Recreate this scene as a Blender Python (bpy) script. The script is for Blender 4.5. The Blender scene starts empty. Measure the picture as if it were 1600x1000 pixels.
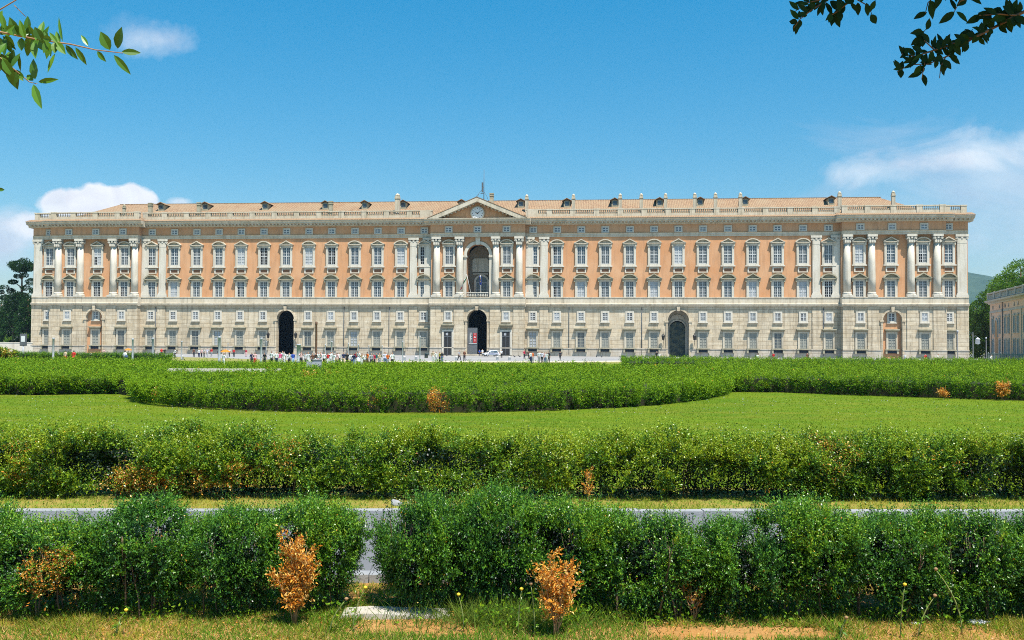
import bpy, bmesh, math, random
import numpy as np
from mathutils import Vector, Matrix
random.seed(7); RNG = np.random.default_rng(11)
S = bpy.context.scene; C = S.collection
PI = math.pi

# ------------------------------------------------------------------ camera
F = 1500.0; PITCH = math.atan(40/1500); ROLL = math.radians(.31); CAM = np.array([0, 0, 2.7])
_fw = np.array([0, math.cos(PITCH), math.sin(PITCH)]); _u0 = np.array([0, -math.sin(PITCH), math.cos(PITCH)]); _r0 = np.array([1., 0, 0])
_R = math.cos(ROLL)*_r0 + math.sin(ROLL)*_u0; _U = math.cos(ROLL)*_u0 - math.sin(ROLL)*_r0
def ray(px, py): return _fw + _R*(px-800)/F - _U*(py-500)/F
def gp(px, py, z=0.):                       # point of the level z seen at that bearing of the photograph
    d = ray(px, py); return CAM + d*((z-CAM[2])/d[2])
def at(px, py, y):                          # point at distance y
    d = ray(px, py); return CAM + d*(y/d[1])
cd = bpy.data.cameras.new('camera'); cam = bpy.data.objects.new('camera', cd); C.objects.link(cam); S.camera = cam
cd.sensor_width = 36; cd.lens = 36*F/1600; cd.clip_end = 12000; cd.clip_start = .05
cam.matrix_world = Matrix(((_R[0], _U[0], -_fw[0], 0), (_R[1], _U[1], -_fw[1], 0), (_R[2], _U[2], -_fw[2], 2.7), (0, 0, 0, 1)))

# ------------------------------------------------------------------ materials
def srgb(r, g, b):
    return tuple((c/12.92 if c <= .04045 else ((c+.055)/1.055)**2.4) for c in (r/255, g/255, b/255))
class NT:
    def __init__(s, tree): s.t = tree; s.n = tree.nodes; s.l = tree.links
    def node(s, kind, **kw):
        n = s.n.new(kind)
        for k, v in kw.items(): setattr(n, k, v)
        return n
    def put(s, sock, v):
        if hasattr(v, 'is_output') or isinstance(v, bpy.types.NodeSocket): s.l.new(v, sock)
        elif isinstance(v, (tuple, list)) and sock.type == 'RGBA' and len(v) == 3: sock.default_value = (*v, 1)
        else: sock.default_value = v
    def math(s, op, a, b=None, c=None, clamp=False):
        n = s.node('ShaderNodeMath', operation=op, use_clamp=clamp); s.put(n.inputs[0], a)
        if b is not None: s.put(n.inputs[1], b)
        if c is not None: s.put(n.inputs[2], c)
        return n.outputs[0]
    def mix(s, f, a, b, mode='MIX'):
        n = s.node('ShaderNodeMix', data_type='RGBA', blend_type=mode)
        s.put(n.inputs[0], f); s.put(n.inputs[6], a); s.put(n.inputs[7], b); return n.outputs[2]
    def noise(s, vec, scale, detail=4, rough=.55, dist=0.):
        n = s.node('ShaderNodeTexNoise'); s.put(n.inputs['Vector'], vec); n.inputs['Scale'].default_value = scale
        n.inputs['Detail'].default_value = detail; n.inputs['Roughness'].default_value = rough; n.inputs['Distortion'].default_value = dist
        return n.outputs['Fac']
    def ramp(s, v, lo, hi, a=0., b=1.):
        n = s.node('ShaderNodeMapRange', clamp=True); s.put(n.inputs[0], v)
        for i, q in enumerate((lo, hi, a, b)): n.inputs[i+1].default_value = q
        return n.outputs[0]
    def scale(s, vec, xyz):
        n = s.node('ShaderNodeMapping'); s.put(n.inputs[0], vec); n.inputs[3].default_value = xyz; return n.outputs[0]
def newmat(name):
    m = bpy.data.materials.new(name); m.use_nodes = True; nt = NT(m.node_tree)
    b = nt.n['Principled BSDF']; return m, nt, b
def coords(nt): return nt.node('ShaderNodeTexCoord').outputs['Object']
def M(name, c, rough=.8, c2=None, ns=1., lo=.35, hi=.65, stretch=(1, 1, 1), bump=0., bscale=8., spec=.3, metal=0.):
    m, nt, b = newmat(name); co = coords(nt)
    col = c
    if c2: col = nt.mix(nt.ramp(nt.noise(nt.scale(co, stretch), ns), lo, hi), c, c2)
    nt.put(b.inputs['Base Color'], col); b.inputs['Roughness'].default_value = rough; b.inputs['Metallic'].default_value = metal
    b.inputs['Specular IOR Level'].default_value = spec
    if bump:
        bn = nt.node('ShaderNodeBump'); bn.inputs['Strength'].default_value = bump; bn.inputs['Distance'].default_value = .05
        nt.put(bn.inputs['Height'], nt.noise(co, bscale, 6)); nt.l.new(bn.outputs[0], b.inputs['Normal'])
    return m
def stone(name, c, c2, dirt, course=True, bw=3.1, rh=1.02):
    m, nt, b = newmat(name); co = coords(nt)
    sx = nt.node('ShaderNodeSeparateXYZ'); nt.put(sx.inputs[0], co)
    base = nt.mix(nt.ramp(nt.noise(co, .35, 5), .35, .68), c, c2)
    base = nt.mix(nt.ramp(nt.noise(co, 2.5, 5), .3, .75, 0, .35), base, dirt)
    if course:
        cb = nt.node('ShaderNodeCombineXYZ'); nt.put(cb.inputs[0], sx.outputs[0]); nt.put(cb.inputs[1], sx.outputs[2])
        br = nt.node('ShaderNodeTexBrick', offset=.5); nt.put(br.inputs['Vector'], cb.outputs[0])
        for k, v in (('Scale', 1.), ('Mortar Size', .04), ('Mortar Smooth', .35), ('Brick Width', bw), ('Row Height', rh), ('Bias', 0.)): br.inputs[k].default_value = v
        br.inputs['Color1'].default_value = (.86, .85, .84, 1); br.inputs['Color2'].default_value = (1.06, 1.03, .98, 1); br.inputs['Mortar'].default_value = (.60, .54, .46, 1)
        base = nt.mix(.7, base, br.outputs['Color'], 'MULTIPLY'); base = nt.mix(nt.ramp(nt.noise(nt.scale(co, (.22, .22, 1.1)), 1., 5, .7), .5, .72, 0, .55), base, tuple(q*1.28 for q in c2)); base = nt.mix(nt.ramp(nt.noise(nt.scale(co, (.3, .3, .9)), 1.7, 5, .7), .54, .75, 0, .5), base, (c[0]*.92, c[1]*.74, c[2]*.52))
        bn = nt.node('ShaderNodeBump', invert=True); bn.inputs['Strength'].default_value = .8; bn.inputs['Distance'].default_value = .08
        nt.put(bn.inputs['Height'], br.outputs['Fac']); nt.l.new(bn.outputs[0], b.inputs['Normal'])
    streak = nt.ramp(nt.noise(nt.scale(co, (1.3, 1.3, .10)), 1., 5, .65),   .48, .74, 0, .75)
    base = nt.mix(streak, base, dirt)
    nt.put(b.inputs['Base Color'], base); b.inputs['Roughness'].default_value = .85; b.inputs['Specular IOR Level'].default_value = .2
    return m
MAT = {}
MAT['ashlar'] = stone('ashlar', (.60, .495, .345), (.70, .61, .465), (.25, .20, .135))
MAT['plinth'] = stone('plinth_stone', (.52, .46, .37), (.60, .55, .47), (.34, .28, .20), True, 3.1, 1.1)
MAT['stone'] = stone('dressed_stone', (.60, .52, .39), (.69, .62, .50), (.28, .24, .17), False)
MAT['white'] = stone('pale_stone', (.66, .605, .495), (.73, .685, .595), (.36, .31, .235), False)
MAT['moss'] = M('mossy_stone', (.46, .41, .30), .9, (.32, .29, .19), .9, .35, .62, (1, 1, 1), .3)
def plaster():
    m, nt, b = newmat('orange_plaster'); co = coords(nt)
    a = nt.mix(nt.ramp(nt.noise(co, .16, 6, .6), .36, .66), (.60, .292, .138), (.67, .38, .21))
    a = nt.mix(nt.ramp(nt.noise(nt.scale(co, (1, 1, .12)), 1.2, 5, .65), .47, .75, 0, .75), a, (.38, .215, .12))
    a = nt.mix(nt.ramp(nt.noise(co, 3., 4), .45, .75, 0, .3), a, (.68, .39, .21))
    nt.put(b.inputs['Base Color'], a); b.inputs['Roughness'].default_value = .9; b.inputs['Specular IOR Level'].default_value = .15
    return m
MAT['plaster'] = plaster()
MAT['plaster_dark'] = M('terracotta_panel', (.20, .095, .05), .9, (.26, .13, .07), .6)
def tiles():
    m, nt, b = newmat('roof_tiles'); co = coords(nt)
    a = nt.mix(nt.ramp(nt.noise(nt.scale(co, (3.2, 1.2, 1.2)), 1., 3, .7), .35, .65), (.22, .13, .072), (.41, .28, .16))
    a = nt.mix(nt.ramp(nt.noise(co, .25, 5), .42, .66, 0, .85), a, (.34, .25, .15))
    w = nt.node('ShaderNodeTexWave', bands_direction='X'); nt.put(w.inputs['Vector'], co); w.inputs['Scale'].default_value = .7; w.inputs['Distortion'].default_value = .4
    a = nt.mix(nt.math('MULTIPLY', w.outputs['Fac'], .35), a, (.22, .10, .05))
    bn = nt.node('ShaderNodeBump', invert=True); bn.inputs['Strength'].default_value = .7; bn.inputs['Distance'].default_value = .12
    nt.put(bn.inputs['Height'], w.outputs['Fac']); nt.l.new(bn.outputs[0], b.inputs['Normal'])
    nt.put(b.inputs['Base Color'], a); b.inputs['Roughness'].default_value = .9; return m
MAT['tiles'] = tiles()
MAT['glass'] = M('window_glass', (.035, .06, .085), .12, (.07, .10, .13), .35, .3, .7, spec=.6)
MAT['glass_dim'] = M('dusty_glass', (.06, .08, .095), .2, (.16, .17, .175), .4, .3, .7, spec=.5)
MAT['curtain'] = M('white_curtain', (.36, .38, .40), .6, (.54, .56, .58), .8, spec=.4)
MAT['open'] = M('open_window_dark', (.012, .012, .014), .6)
MAT['sash'] = M('white_sash_paint', (.58, .59, .58), .5, (.50, .50, .48), 3.)
MAT['grate'] = M('grey_shutter_paint', (.27, .28, .25), .6, (.36, .35, .29), 2.2, stretch=(1, 1, .4))
MAT['void'] = M('dark_interior', (.030, .044, .062), .9)
MAT['iron'] = M('dark_iron', (.03, .032, .035), .5, (.05, .045, .04), 4., metal=.3)
MAT['copper'] = M('verdigris_gate', (.03, .06, .066), .5, (.14, .15, .10), 1.1, .42, .6)
MAT['greymetal'] = M('grey_metal', (.33, .35, .38), .5, (.42, .43, .45), 3., spec=.4)
MAT['steel_dark'] = M('dark_steel', (.09, .10, .115), .5, (.14, .15, .16), 3.)
MAT['rust'] = M('brown_pole_paint', (.12, .06, .035), .6, (.17, .09, .05), 4.)
MAT['dial'] = M('white_dial', (.72, .74, .76), .4, (.62, .64, .66), 2.)
MAT['black'] = M('black_paint', (.015, .015, .016), .5)
MAT['red'] = M('red_cloth', (.50, .03, .03), .7, (.42, .02, .025), 3.)
MAT['orange_cloth'] = M('orange_cloth', (.62, .24, .03), .7, (.55, .18, .02), 3.)
MAT['green_cloth'] = M('green_cloth', (.02, .22, .06), .7, (.03, .26, .08), 3.)
MAT['white_cloth'] = M('white_cloth', (.75, .75, .73), .8, (.68, .68, .66), 3.)
MAT['blue_cloth'] = M('blue_cloth', (.012, .035, .20), .7, (.016, .045, .25), 3.)
MAT['yellow'] = M('yellow_paint', (.75, .55, .04), .6)
MAT['pink_wall'] = stone('pink_plaster', (.95, .54, .35), (.95, .64, .46), (.76, .45, .31), False)
MAT['pink_trim'] = stone('wing_stone', (.60, .50, .42), (.66, .58, .50), (.40, .32, .26), False)
MAT['shutter'] = M('blue_grey_shutter', (.16, .22, .25), .6, (.22, .27, .28), 2.)
MAT['bark'] = M('bark', (.13, .085, .05), .95, (.20, .14, .09), 14., stretch=(1, 1, .3), bump=.6, bscale=30)
MAT['drybark'] = M('dry_bark', (.30, .17, .08), .9, (.38, .24, .12), 20.)
MAT['asphalt'] = M('asphalt', (.135, .14, .15), .9, (.18, .18, .185), .9, .3, .7, bump=.25, bscale=60)
MAT['kerb'] = M('kerb_stone', (.27, .28, .29), .85, (.34, .34, .335), 2.5, bump=.2, bscale=25)
MAT['paving'] = M('forecourt_paving', (.27, .265, .26), .9, (.34, .33, .31), .08, .35, .65)
MAT['sand'] = M('pale_gravel', (.52, .43, .30), .95, (.60, .52, .40), .25)
MAT['twigs'] = M('dark_core', (.020, .026, .010), .95, (.035, .035, .014), 6.)  # even dark brown for the solid cores of the hedge beds
MAT['marble'] = M('white_marble', (.44, .40, .33), .8, (.52, .49, .43), 5.)
def ground_mat(name, a, b_, c, d, s1=.5, s2=4., s3=30.):
    m, nt, b = newmat(name); co = coords(nt)
    k = nt.mix(nt.ramp(nt.noise(co, s1, 6, .6), .38, .64), a, b_)
    k = nt.mix(nt.ramp(nt.noise(co, s2, 6, .65), .48, .68, 0, .8), k, c)
    k = nt.mix(nt.ramp(nt.noise(co, s3, 5, .6), .5, .75, 0, .7), k, d)
    bn = nt.node('ShaderNodeBump'); bn.inputs['Strength'].default_value = .5; bn.inputs['Distance'].default_value = .05
    nt.put(bn.inputs['Height'], nt.noise(co, s3, 6, .7)); nt.l.new(bn.outputs[0], b.inputs['Normal'])
    nt.put(b.inputs['Base Color'], k); b.inputs['Roughness'].default_value = .95; b.inputs['Specular IOR Level'].default_value = .1
    return m
MAT['lawn'] = ground_mat('lawn_turf', (.084, .158, .006), (.124, .19, .008), (.17, .195, .014), (.066, .118, .006), .16, .7, 14)
MAT['soil'] = ground_mat('dry_soil', (.40, .19, .055), (.46, .25, .085), (.22, .13, .04), (.52, .32, .13), 1.1, 5., 40.)
_m = MAT['lawn'].node_tree; _n = NT(_m); _b = _n.n['Principled BSDF']; _old = _b.inputs['Base Color'].links[0].from_socket
_n.put(_b.inputs['Base Color'], _n.mix(_n.ramp(_n.noise(_n.scale(coords(_n), (.05, .55, 1)), 1., 5, .6), .5, .72, 0, .6), _old, (.19, .185, .022)))
MAT['field'] = ground_mat('dry_field', (.20, .21, .05), (.30, .26, .10), (.14, .19, .035), (.36, .30, .15), .02, .1, 2.)
def leafmat(name, rough=.42, trans=.3, spec=.4):
    m, nt, b = newmat(name); at_ = nt.node('ShaderNodeAttribute', attribute_name='tint')
    nt.put(b.inputs['Base Color'], at_.outputs['Color']); b.inputs['Roughness'].default_value = rough; b.inputs['Specular IOR Level'].default_value = spec
    tr = nt.node('ShaderNodeBsdfTranslucent')
    hs = nt.node('ShaderNodeHueSaturation'); hs.inputs['Value'].default_value = 1.5; hs.inputs['Hue'].default_value = .485; nt.put(hs.inputs['Color'], at_.outputs['Color'])
    nt.l.new(hs.outputs[0], tr.inputs['Color'])
    mx = nt.node('ShaderNodeMixShader'); mx.inputs[0].default_value = trans
    nt.l.new(b.outputs[0], mx.inputs[1]); nt.l.new(tr.outputs[0], mx.inputs[2]); nt.l.new(mx.outputs[0], nt.n['Material Output'].inputs[0]); return m
MAT['leaf'] = leafmat('leaf', .36, .17, .42); MAT['bedleaf'] = leafmat('bed_leaf', .6, .25, .12); MAT['shadeleaf'] = leafmat('shaded_leaf', .7, .12, .12); MAT['treeleaf'] = leafmat('tree_leaf', .6, .25, .2); MAT['blade'] = leafmat('grass_blade', .8, .35, .06)  # shadeleaf: duller copy of leaf, puts shade into the right bough's material
CLOTH = {}
def cloth(name, col):
    if name not in CLOTH: CLOTH[name] = M(name + '_fabric', col, .85, tuple(c*.85 for c in col), 12.)
    return CLOTH[name]
MAT['skin'] = M('skin', (.52, .30, .21), .6, (.46, .26, .18), 6.)
MAT['hair_dark'] = M('dark_hair', (.025, .018, .014), .6, (.04, .028, .02), 12.)
MAT['hair_brown'] = M('brown_hair', (.11, .055, .03), .6, (.08, .04, .02), 12.)
MAT['hair_grey'] = M('grey_hair', (.40, .39, .37), .6, (.33, .32, .31), 12.)

# ------------------------------------------------------------------ objects
def tag(o, label=None, cat=None, group=None, kind=None):
    if label: o['label'] = label
    if cat: o['category'] = cat
    if group: o['group'] = group
    if kind: o['kind'] = kind
    return o
def empty(name, loc=(0, 0, 0), rz=0.):
    o = bpy.data.objects.new(name, None); C.objects.link(o); o.location = loc; o.rotation_euler = (0, 0, rz); return o
def link(name, me, mats=None, parent=None, loc=(0, 0, 0), rz=0.):
    o = bpy.data.objects.new(name, me); C.objects.link(o)
    if mats is not None and not me.materials:
        for m in (mats if isinstance(mats, (list, tuple)) else [mats]): me.materials.append(m)
    if parent is not None: o.parent = parent
    o.location = loc; o.rotation_euler = (0, 0, rz); return o
def dup_tree(o, parent=None):
    c = o.copy(); C.objects.link(c); c.parent = parent
    for ch in list(o.children): dup_tree(ch, c)
    return c
class MB:
    def __init__(s): s.v = []; s.f = []; s.m = []; s.smooth = []
    def add(s, vs, fs, mi=0, sm=False):
        o = len(s.v); s.v += [tuple(map(float, v)) for v in vs]
        for f in fs: s.f.append([i+o for i in f]); s.m.append(mi); s.smooth.append(sm)
        return s
    def box(s, x0, x1, y0, y1, z0, z1, mi=0):
        v = [(x0, y0, z0), (x1, y0, z0), (x1, y1, z0), (x0, y1, z0), (x0, y0, z1), (x1, y0, z1), (x1, y1, z1), (x0, y1, z1)]
        return s.add(v, [(0, 3, 2, 1), (4, 5, 6, 7), (0, 1, 5, 4), (1, 2, 6, 5), (2, 3, 7, 6), (3, 0, 4, 7)], mi)
    def xz(s, pts, y0, y1, mi=0):               # polygon in the (x,z) plane, counter-clockwise seen from -y, given thickness y0..y1
        n = len(pts); v = [(x, y0, z) for x, z in pts] + [(x, y1, z) for x, z in pts]
        fs = [tuple(range(n)), tuple(range(2*n-1, n-1, -1))] + [(i, i+n, (i+1) % n+n, (i+1) % n) for i in range(n)]
        return s.add(v, fs, mi)
    def yz(s, pts, x0, x1, mi=0):               # a profile in (y,z) run along x
        n = len(pts); v = [(x0, y, z) for y, z in pts] + [(x1, y, z) for y, z in pts]
        fs = [tuple(range(n-1, -1, -1)), tuple(range(n, 2*n))] + [(i, (i+1) % n, (i+1) % n+n, i+n) for i in range(n)]
        return s.add(v, fs, mi)
    def lathe(s, prof, cx=0, cy=0, n=16, mi=0, sm=True):
        v = []; fs = []
        for r, z in prof: v += [(cx+r*math.cos(2*PI*k/n), cy+r*math.sin(2*PI*k/n), z) for k in range(n)]
        for j in range(len(prof)-1):
            for k in range(n): fs.append((j*n+k, j*n+(k+1) % n, (j+1)*n+(k+1) % n, (j+1)*n+k))
        s.add(v, fs, mi, sm); o = len(s.v)-len(v)
        s.f.append([o+(len(prof)-1)*n+k for k in range(n)]); s.m.append(mi); s.smooth.append(False)
        s.f.append([o+n-1-k for k in range(n)]); s.m.append(mi); s.smooth.append(False)
        return s
    def tube(s, pts, rad, n=6, mi=0):
        pts = [Vector(p) for p in pts]; rad = rad if isinstance(rad, (list, tuple)) else [rad]*len(pts); v = []; fs = []
        for i, p in enumerate(pts):
            d = (pts[min(i+1, len(pts)-1)]-pts[max(i-1, 0)]).normalized()
            a = d.orthogonal().normalized() if i == 0 else (a - d*a.dot(d)).normalized(); b = d.cross(a)
            v += [p+(a*math.cos(2*PI*k/n)+b*math.sin(2*PI*k/n))*rad[i] for k in range(n)]
        for j in range(len(pts)-1):
            for k in range(n): fs.append((j*n+k, j*n+(k+1) % n, (j+1)*n+(k+1) % n, (j+1)*n+k))
        fs.append(tuple(range(n-1, -1, -1))); fs.append(tuple((len(pts)-1)*n+k for k in range(n)))
        return s.add(v, fs, mi, True)
    def mesh(s, name, mats=None):
        me = bpy.data.meshes.new(name); me.from_pydata(s.v, [], s.f); me.polygons.foreach_set('material_index', s.m); me.polygons.foreach_set('use_smooth', s.smooth)
        if mats is not None:
            for m in (mats if isinstance(mats, (list, tuple)) else [mats]): me.materials.append(m)
        me.update(); return me
    def obj(s, name, mats, parent=None, loc=(0, 0, 0), rz=0.): return link(name, s.mesh(name, mats), None, parent, loc, rz)

# ------------------------------------------------------------------ numpy foliage
def vnoise(P, sc, seed=0):                     # smooth value noise, about -1..1
    q = np.asarray(P, float)*sc + seed*17.31; i = np.floor(q).astype(np.int64); f = q-i; f = f*f*(3-2*f); out = 0
    for dx in (0, 1):
        for dy in (0, 1):
            for dz in (0, 1):
                h = (i[:, 0]+dx)*374761393 + (i[:, 1]+dy)*668265263 + (i[:, 2]+dz)*2147483647 + seed*1013
                h = (h ^ (h >> 13))*1274126177; h = (h ^ (h >> 16)) & 0xffff
                w = (f[:, 0] if dx else 1-f[:, 0])*(f[:, 1] if dy else 1-f[:, 1])*(f[:, 2] if dz else 1-f[:, 2])
                out = out + w*(h/32767.5-1)
    return out
def unit(v): return v/np.maximum(np.linalg.norm(v, axis=1, keepdims=True), 1e-9)
def quads(name, V, tint, mat):                 # V (n,4,3), tint (n,3)
    n = len(V); me = bpy.data.meshes.new(name)
    me.vertices.add(n*4); me.vertices.foreach_set('co', V.reshape(-1).astype(np.float32))
    me.loops.add(n*4); me.loops.foreach_set('vertex_index', np.arange(n*4, dtype=np.int32))
    me.polygons.add(n); me.polygons.foreach_set('loop_start', np.arange(0, n*4, 4, dtype=np.int32))
    a = me.attributes.new('tint', 'FLOAT_COLOR', 'POINT')
    col = np.ones((n, 4, 4), np.float32); col[:, :, :3] = tint[:, None, :]; a.data.foreach_set('color', col.reshape(-1))
    me.materials.append(mat); me.update(calc_edges=True); return me
def leaves(P, D, size, aspect=.5, curl=.15):   # diamond leaves from base points P along D
    n = len(P); D = unit(D); r = unit(np.cross(D, RNG.normal(size=(n, 3)))); nn = np.cross(r, D); size = np.broadcast_to(size, (n,))[:, None]
    V = np.empty((n, 4, 3)); V[:, 0] = P; V[:, 2] = P+D*size - nn*size*curl
    mid = P+D*size*.48+nn*size*curl*.3; V[:, 1] = mid+r*size*aspect*.5; V[:, 3] = mid-r*size*aspect*.5; return V
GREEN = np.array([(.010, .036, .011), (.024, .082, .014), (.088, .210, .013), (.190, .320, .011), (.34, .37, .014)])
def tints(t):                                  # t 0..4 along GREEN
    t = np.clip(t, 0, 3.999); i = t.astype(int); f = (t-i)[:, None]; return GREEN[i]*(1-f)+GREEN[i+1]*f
ORANGE = np.array([(.70, .29, .032), (.76, .40, .06), (.60, .20, .025), (.80, .54, .17)])
def oranges(n): return ORANGE[RNG.integers(0, 4, n)]*RNG.uniform(.75, 1.15, (n, 1))

def sprigs(base, axis, per=12, length=.11, leaf=.024, aspect=.52):
    """twigs at base along axis with leaves in pairs"""
    n = len(base); k = np.tile(np.linspace(.05, 1, per), n); B = np.repeat(base, per, 0); A = unit(np.repeat(axis, per, 0))
    L = np.repeat(RNG.uniform(.7, 1.3, n)*length, per)[:, None]
    P = B + A*L*k[:, None]; side = unit(np.cross(A, RNG.normal(size=A.shape)))
    D = A*RNG.uniform(.35, .9, (n*per, 1)) + side*.8
    return P, D, leaf*RNG.uniform(.65, 1.25, n*per), k
def clumps(B, A, r, m, per, leaf, spread=.55):
    """leafy clumps: at each base B, m twigs fan out along A for about r, each carrying per leaves; returns leaf bases, directions, sizes, place along twig, clump index"""
    n = len(B); ci = np.repeat(np.arange(n), m); ax = unit(unit(A)[ci]+RNG.normal(0, spread, (n*m, 3)))
    ax[:, 2] += .18; ax = unit(ax); L = r[ci]*RNG.uniform(.55, 1.25, n*m)
    k = np.tile(np.linspace(.12, 1, per), n*m); Bx = np.repeat(B[ci], per, 0); AX = np.repeat(ax, per, 0); LL = np.repeat(L, per)
    P = Bx+AX*(LL*k)[:, None]; P[:, 2] -= .12*LL*k*k*(AX[:, 2] < .5)
    side = unit(np.cross(AX, RNG.normal(size=AX.shape))); D = AX*RNG.uniform(.3, .9, (len(P), 1))+side*.85
    return P, D, leaf*RNG.uniform(.65, 1.2, len(P)), k, np.repeat(ci, per)
def shrub_foliage(name, rx, ry, h, n, leaf=.024, bright=1.0, seed=0, orange=(), low=.10, power=2.7, rag=1.0, rc=.20, vase=.46, hue=(1, 1, 1)):
    m, per = 8, 14; nc = max(40, int(n*12/(9*15)*.74)); q = nc*6
    d = RNG.normal(size=(q, 3)); d[:, 2] = np.where(d[:, 2] < 0, d[:, 2]*.8, d[:, 2]); d /= (np.abs(d)**power).sum(1, keepdims=True)**(1/power)
    rr_ = rc*min(rx, h)/.78; rho = 1-rr_*.62/min(rx, h*.5)*RNG.uniform(.5, 1.3, q); inner = RNG.random(q) < .10; rho[inner] *= .75
    P = d*np.array([rx, ry, h*.5]); lump = 1+rag*(.10*vnoise(P, 2.3/max(rx, .7), seed)+.07*vnoise(P, 6./max(rx, .7), seed+3)); P = P*(rho*lump)[:, None]; P[:, 2] += h*.5; wv = vase+(1-vase)*np.clip(P[:, 2]/h*1.35, 0, 1)**.8; P[:, :2] *= wv[:, None]
    ok = (P[:, 2] > h*low*1.6*(1+.9*vnoise(P, 3., seed+9))) & (vnoise(P, 3.4/max(rx, .7), seed+13)+.5*vnoise(P, 7.5/max(rx, .7), seed+14)+RNG.normal(0, .08, q) > -.04) & (RNG.random(q) < .55+.6*P[:, 2]/h); P, d = P[ok][:nc], d[ok][:nc]
    A = d/np.array([rx, ry, h*.5])*min(rx, h*.5); A = unit(A)*.8+np.array([0, 0, .6])+RNG.normal(0, .2, (len(P), 3))
    r = rr_*RNG.uniform(.65, 1.25, len(P)); tip = (RNG.random(len(P)) < .10) & (d[:, 2] > .5); r[tip] *= 1.5
    LP, LD, LS, k, ci = clumps(P, A, r, m, per, leaf); ct = RNG.normal(0, .45, len(P))[ci]
    t = .85+1.0*k+.5*vnoise(LP, 1.6, seed+21)+ct+.95*(LP[:, 2]/h-.55)+RNG.normal(0, .4, len(LP)); t = t*bright  # tint falls with height toward the base: low shade put into leaf colour
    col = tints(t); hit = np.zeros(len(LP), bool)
    ni = int(3600*h*rx/.78); di = unit(RNG.normal(size=(ni, 3)))*RNG.uniform(.15, .74, (ni, 1)); IP = di*np.array([rx, ry, h*.46])+np.array([0, 0, h*.5]); IL = leaves(IP, RNG.normal(size=(ni, 3)), leaf*2.3, .7); IP[:, :2] *= (.5+.5*np.clip(IP[:, 2:]/h*1.35, 0, 1)); IL = leaves(IP, RNG.normal(size=(ni, 3)), leaf*1.6, .6); IC = tints(RNG.uniform(-.5, .3, ni))*.6  # inner leaves tinted near black, painted shade for the hollows
    for (x, y, z, r_, p) in orange: hit |= (np.linalg.norm((LP-np.array([x, y, z]))*np.array([1, .6, .8]), axis=1) < r_*(1+.5*vnoise(LP, 5., 4))) & (RNG.random(len(LP)) < p)
    col = col*np.array(hue); hit |= RNG.random(len(LP)) < .003
    col[hit] = oranges(hit.sum())
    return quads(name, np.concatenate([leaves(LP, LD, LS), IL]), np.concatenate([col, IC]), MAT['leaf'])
def stems_mesh(name, rx, ry, h, n, mat, r=.012, top=.8):
    b = MB()
    for i in range(n):
        x = random.uniform(-.55, .55)*rx; y = random.uniform(-.6, .3)*ry; a = random.uniform(0, 2*PI); sp = random.uniform(.1, .45)*rx
        pts = [(x, y, 0)] + [(x+sp*q*math.cos(a)+random.uniform(-.03, .03), y+sp*q*math.sin(a)*.7, h*top*q) for q in (.25, .5, .8, 1)]
        b.tube(pts, [r, r*.85, r*.7, r*.5, r*.3], 5)
        for q in (.4, .6, .75):
            a2 = random.uniform(0, 2*PI); l = random.uniform(.15, .35)*min(rx, h); p = (x+sp*q*math.cos(a), y+sp*q*math.sin(a)*.7, h*top*q)
            b.tube([p, (p[0]+l*math.cos(a2)*.6, p[1]+l*math.sin(a2)*.5, p[2]+l)], [r*.5, r*.2], 4)
    return b.mesh(name, mat)

# ------------------------------------------------------------------ world and sun
US = np.array([.9951, -.0988, 0]); NS = np.array([-.0988, -.9951, 0])
SUN = Vector(tuple(.76*US+1.0*NS+np.array([0, 0, 2.75]))).normalized()
EL = math.asin(SUN.z); AZ = math.atan2(SUN.x, SUN.y)
sl = bpy.data.lights.new('sun', 'SUN'); sl.energy = 5.0; sl.angle = math.radians(.5); sl.color = (1, .955, .87)
so = bpy.data.objects.new('sun', sl); C.objects.link(so); so.rotation_euler = SUN.to_track_quat('Z', 'Y').to_euler(); so.location = (40, -40, 120)
W = bpy.data.worlds.new('World'); S.world = W; W.use_nodes = True; nt = NT(W.node_tree); bg = nt.n['Background']
sky = nt.node('ShaderNodeTexSky', sky_type='NISHITA'); sky.sun_disc = False; sky.sun_elevation = EL; sky.sun_rotation = AZ
sky.air_density = 1.0; sky.dust_density = .6; sky.ozone_density = 2.2
hs = nt.node('ShaderNodeHueSaturation'); hs.inputs['Hue'].default_value = .483; nt.l.new(sky.outputs[0], hs.inputs['Color'])
dirn = nt.node('ShaderNodeTexCoord').outputs['Generated']; sp = nt.node('ShaderNodeSeparateXYZ'); nt.l.new(dirn, sp.inputs[0])
yy = nt.math('MAXIMUM', sp.outputs[1], .02); uu = nt.math('DIVIDE', sp.outputs[0], yy); vv = nt.math('DIVIDE', sp.outputs[2], yy)
nt.l.new(nt.ramp(sp.outputs[2], .10, .36, 1.50, 1.53), hs.inputs['Saturation']); nt.l.new(nt.ramp(sp.outputs[2], .06, .34, .79, 1.02), hs.inputs['Value']); front = nt.ramp(sp.outputs[1], .05, .2); cb = nt.node('ShaderNodeCombineXYZ'); nt.put(cb.inputs[0], uu); nt.put(cb.inputs[1], vv)
uv = cb.outputs[0]; colr = hs.outputs[0]
nfine = nt.noise(uv, 26., 8, .58); nbig = nt.noise(nt.scale(uv, (1, 2.2, 1)), 7., 8, .62, .6); npuff = nt.noise(uv, 42., 6, .5)
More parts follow.
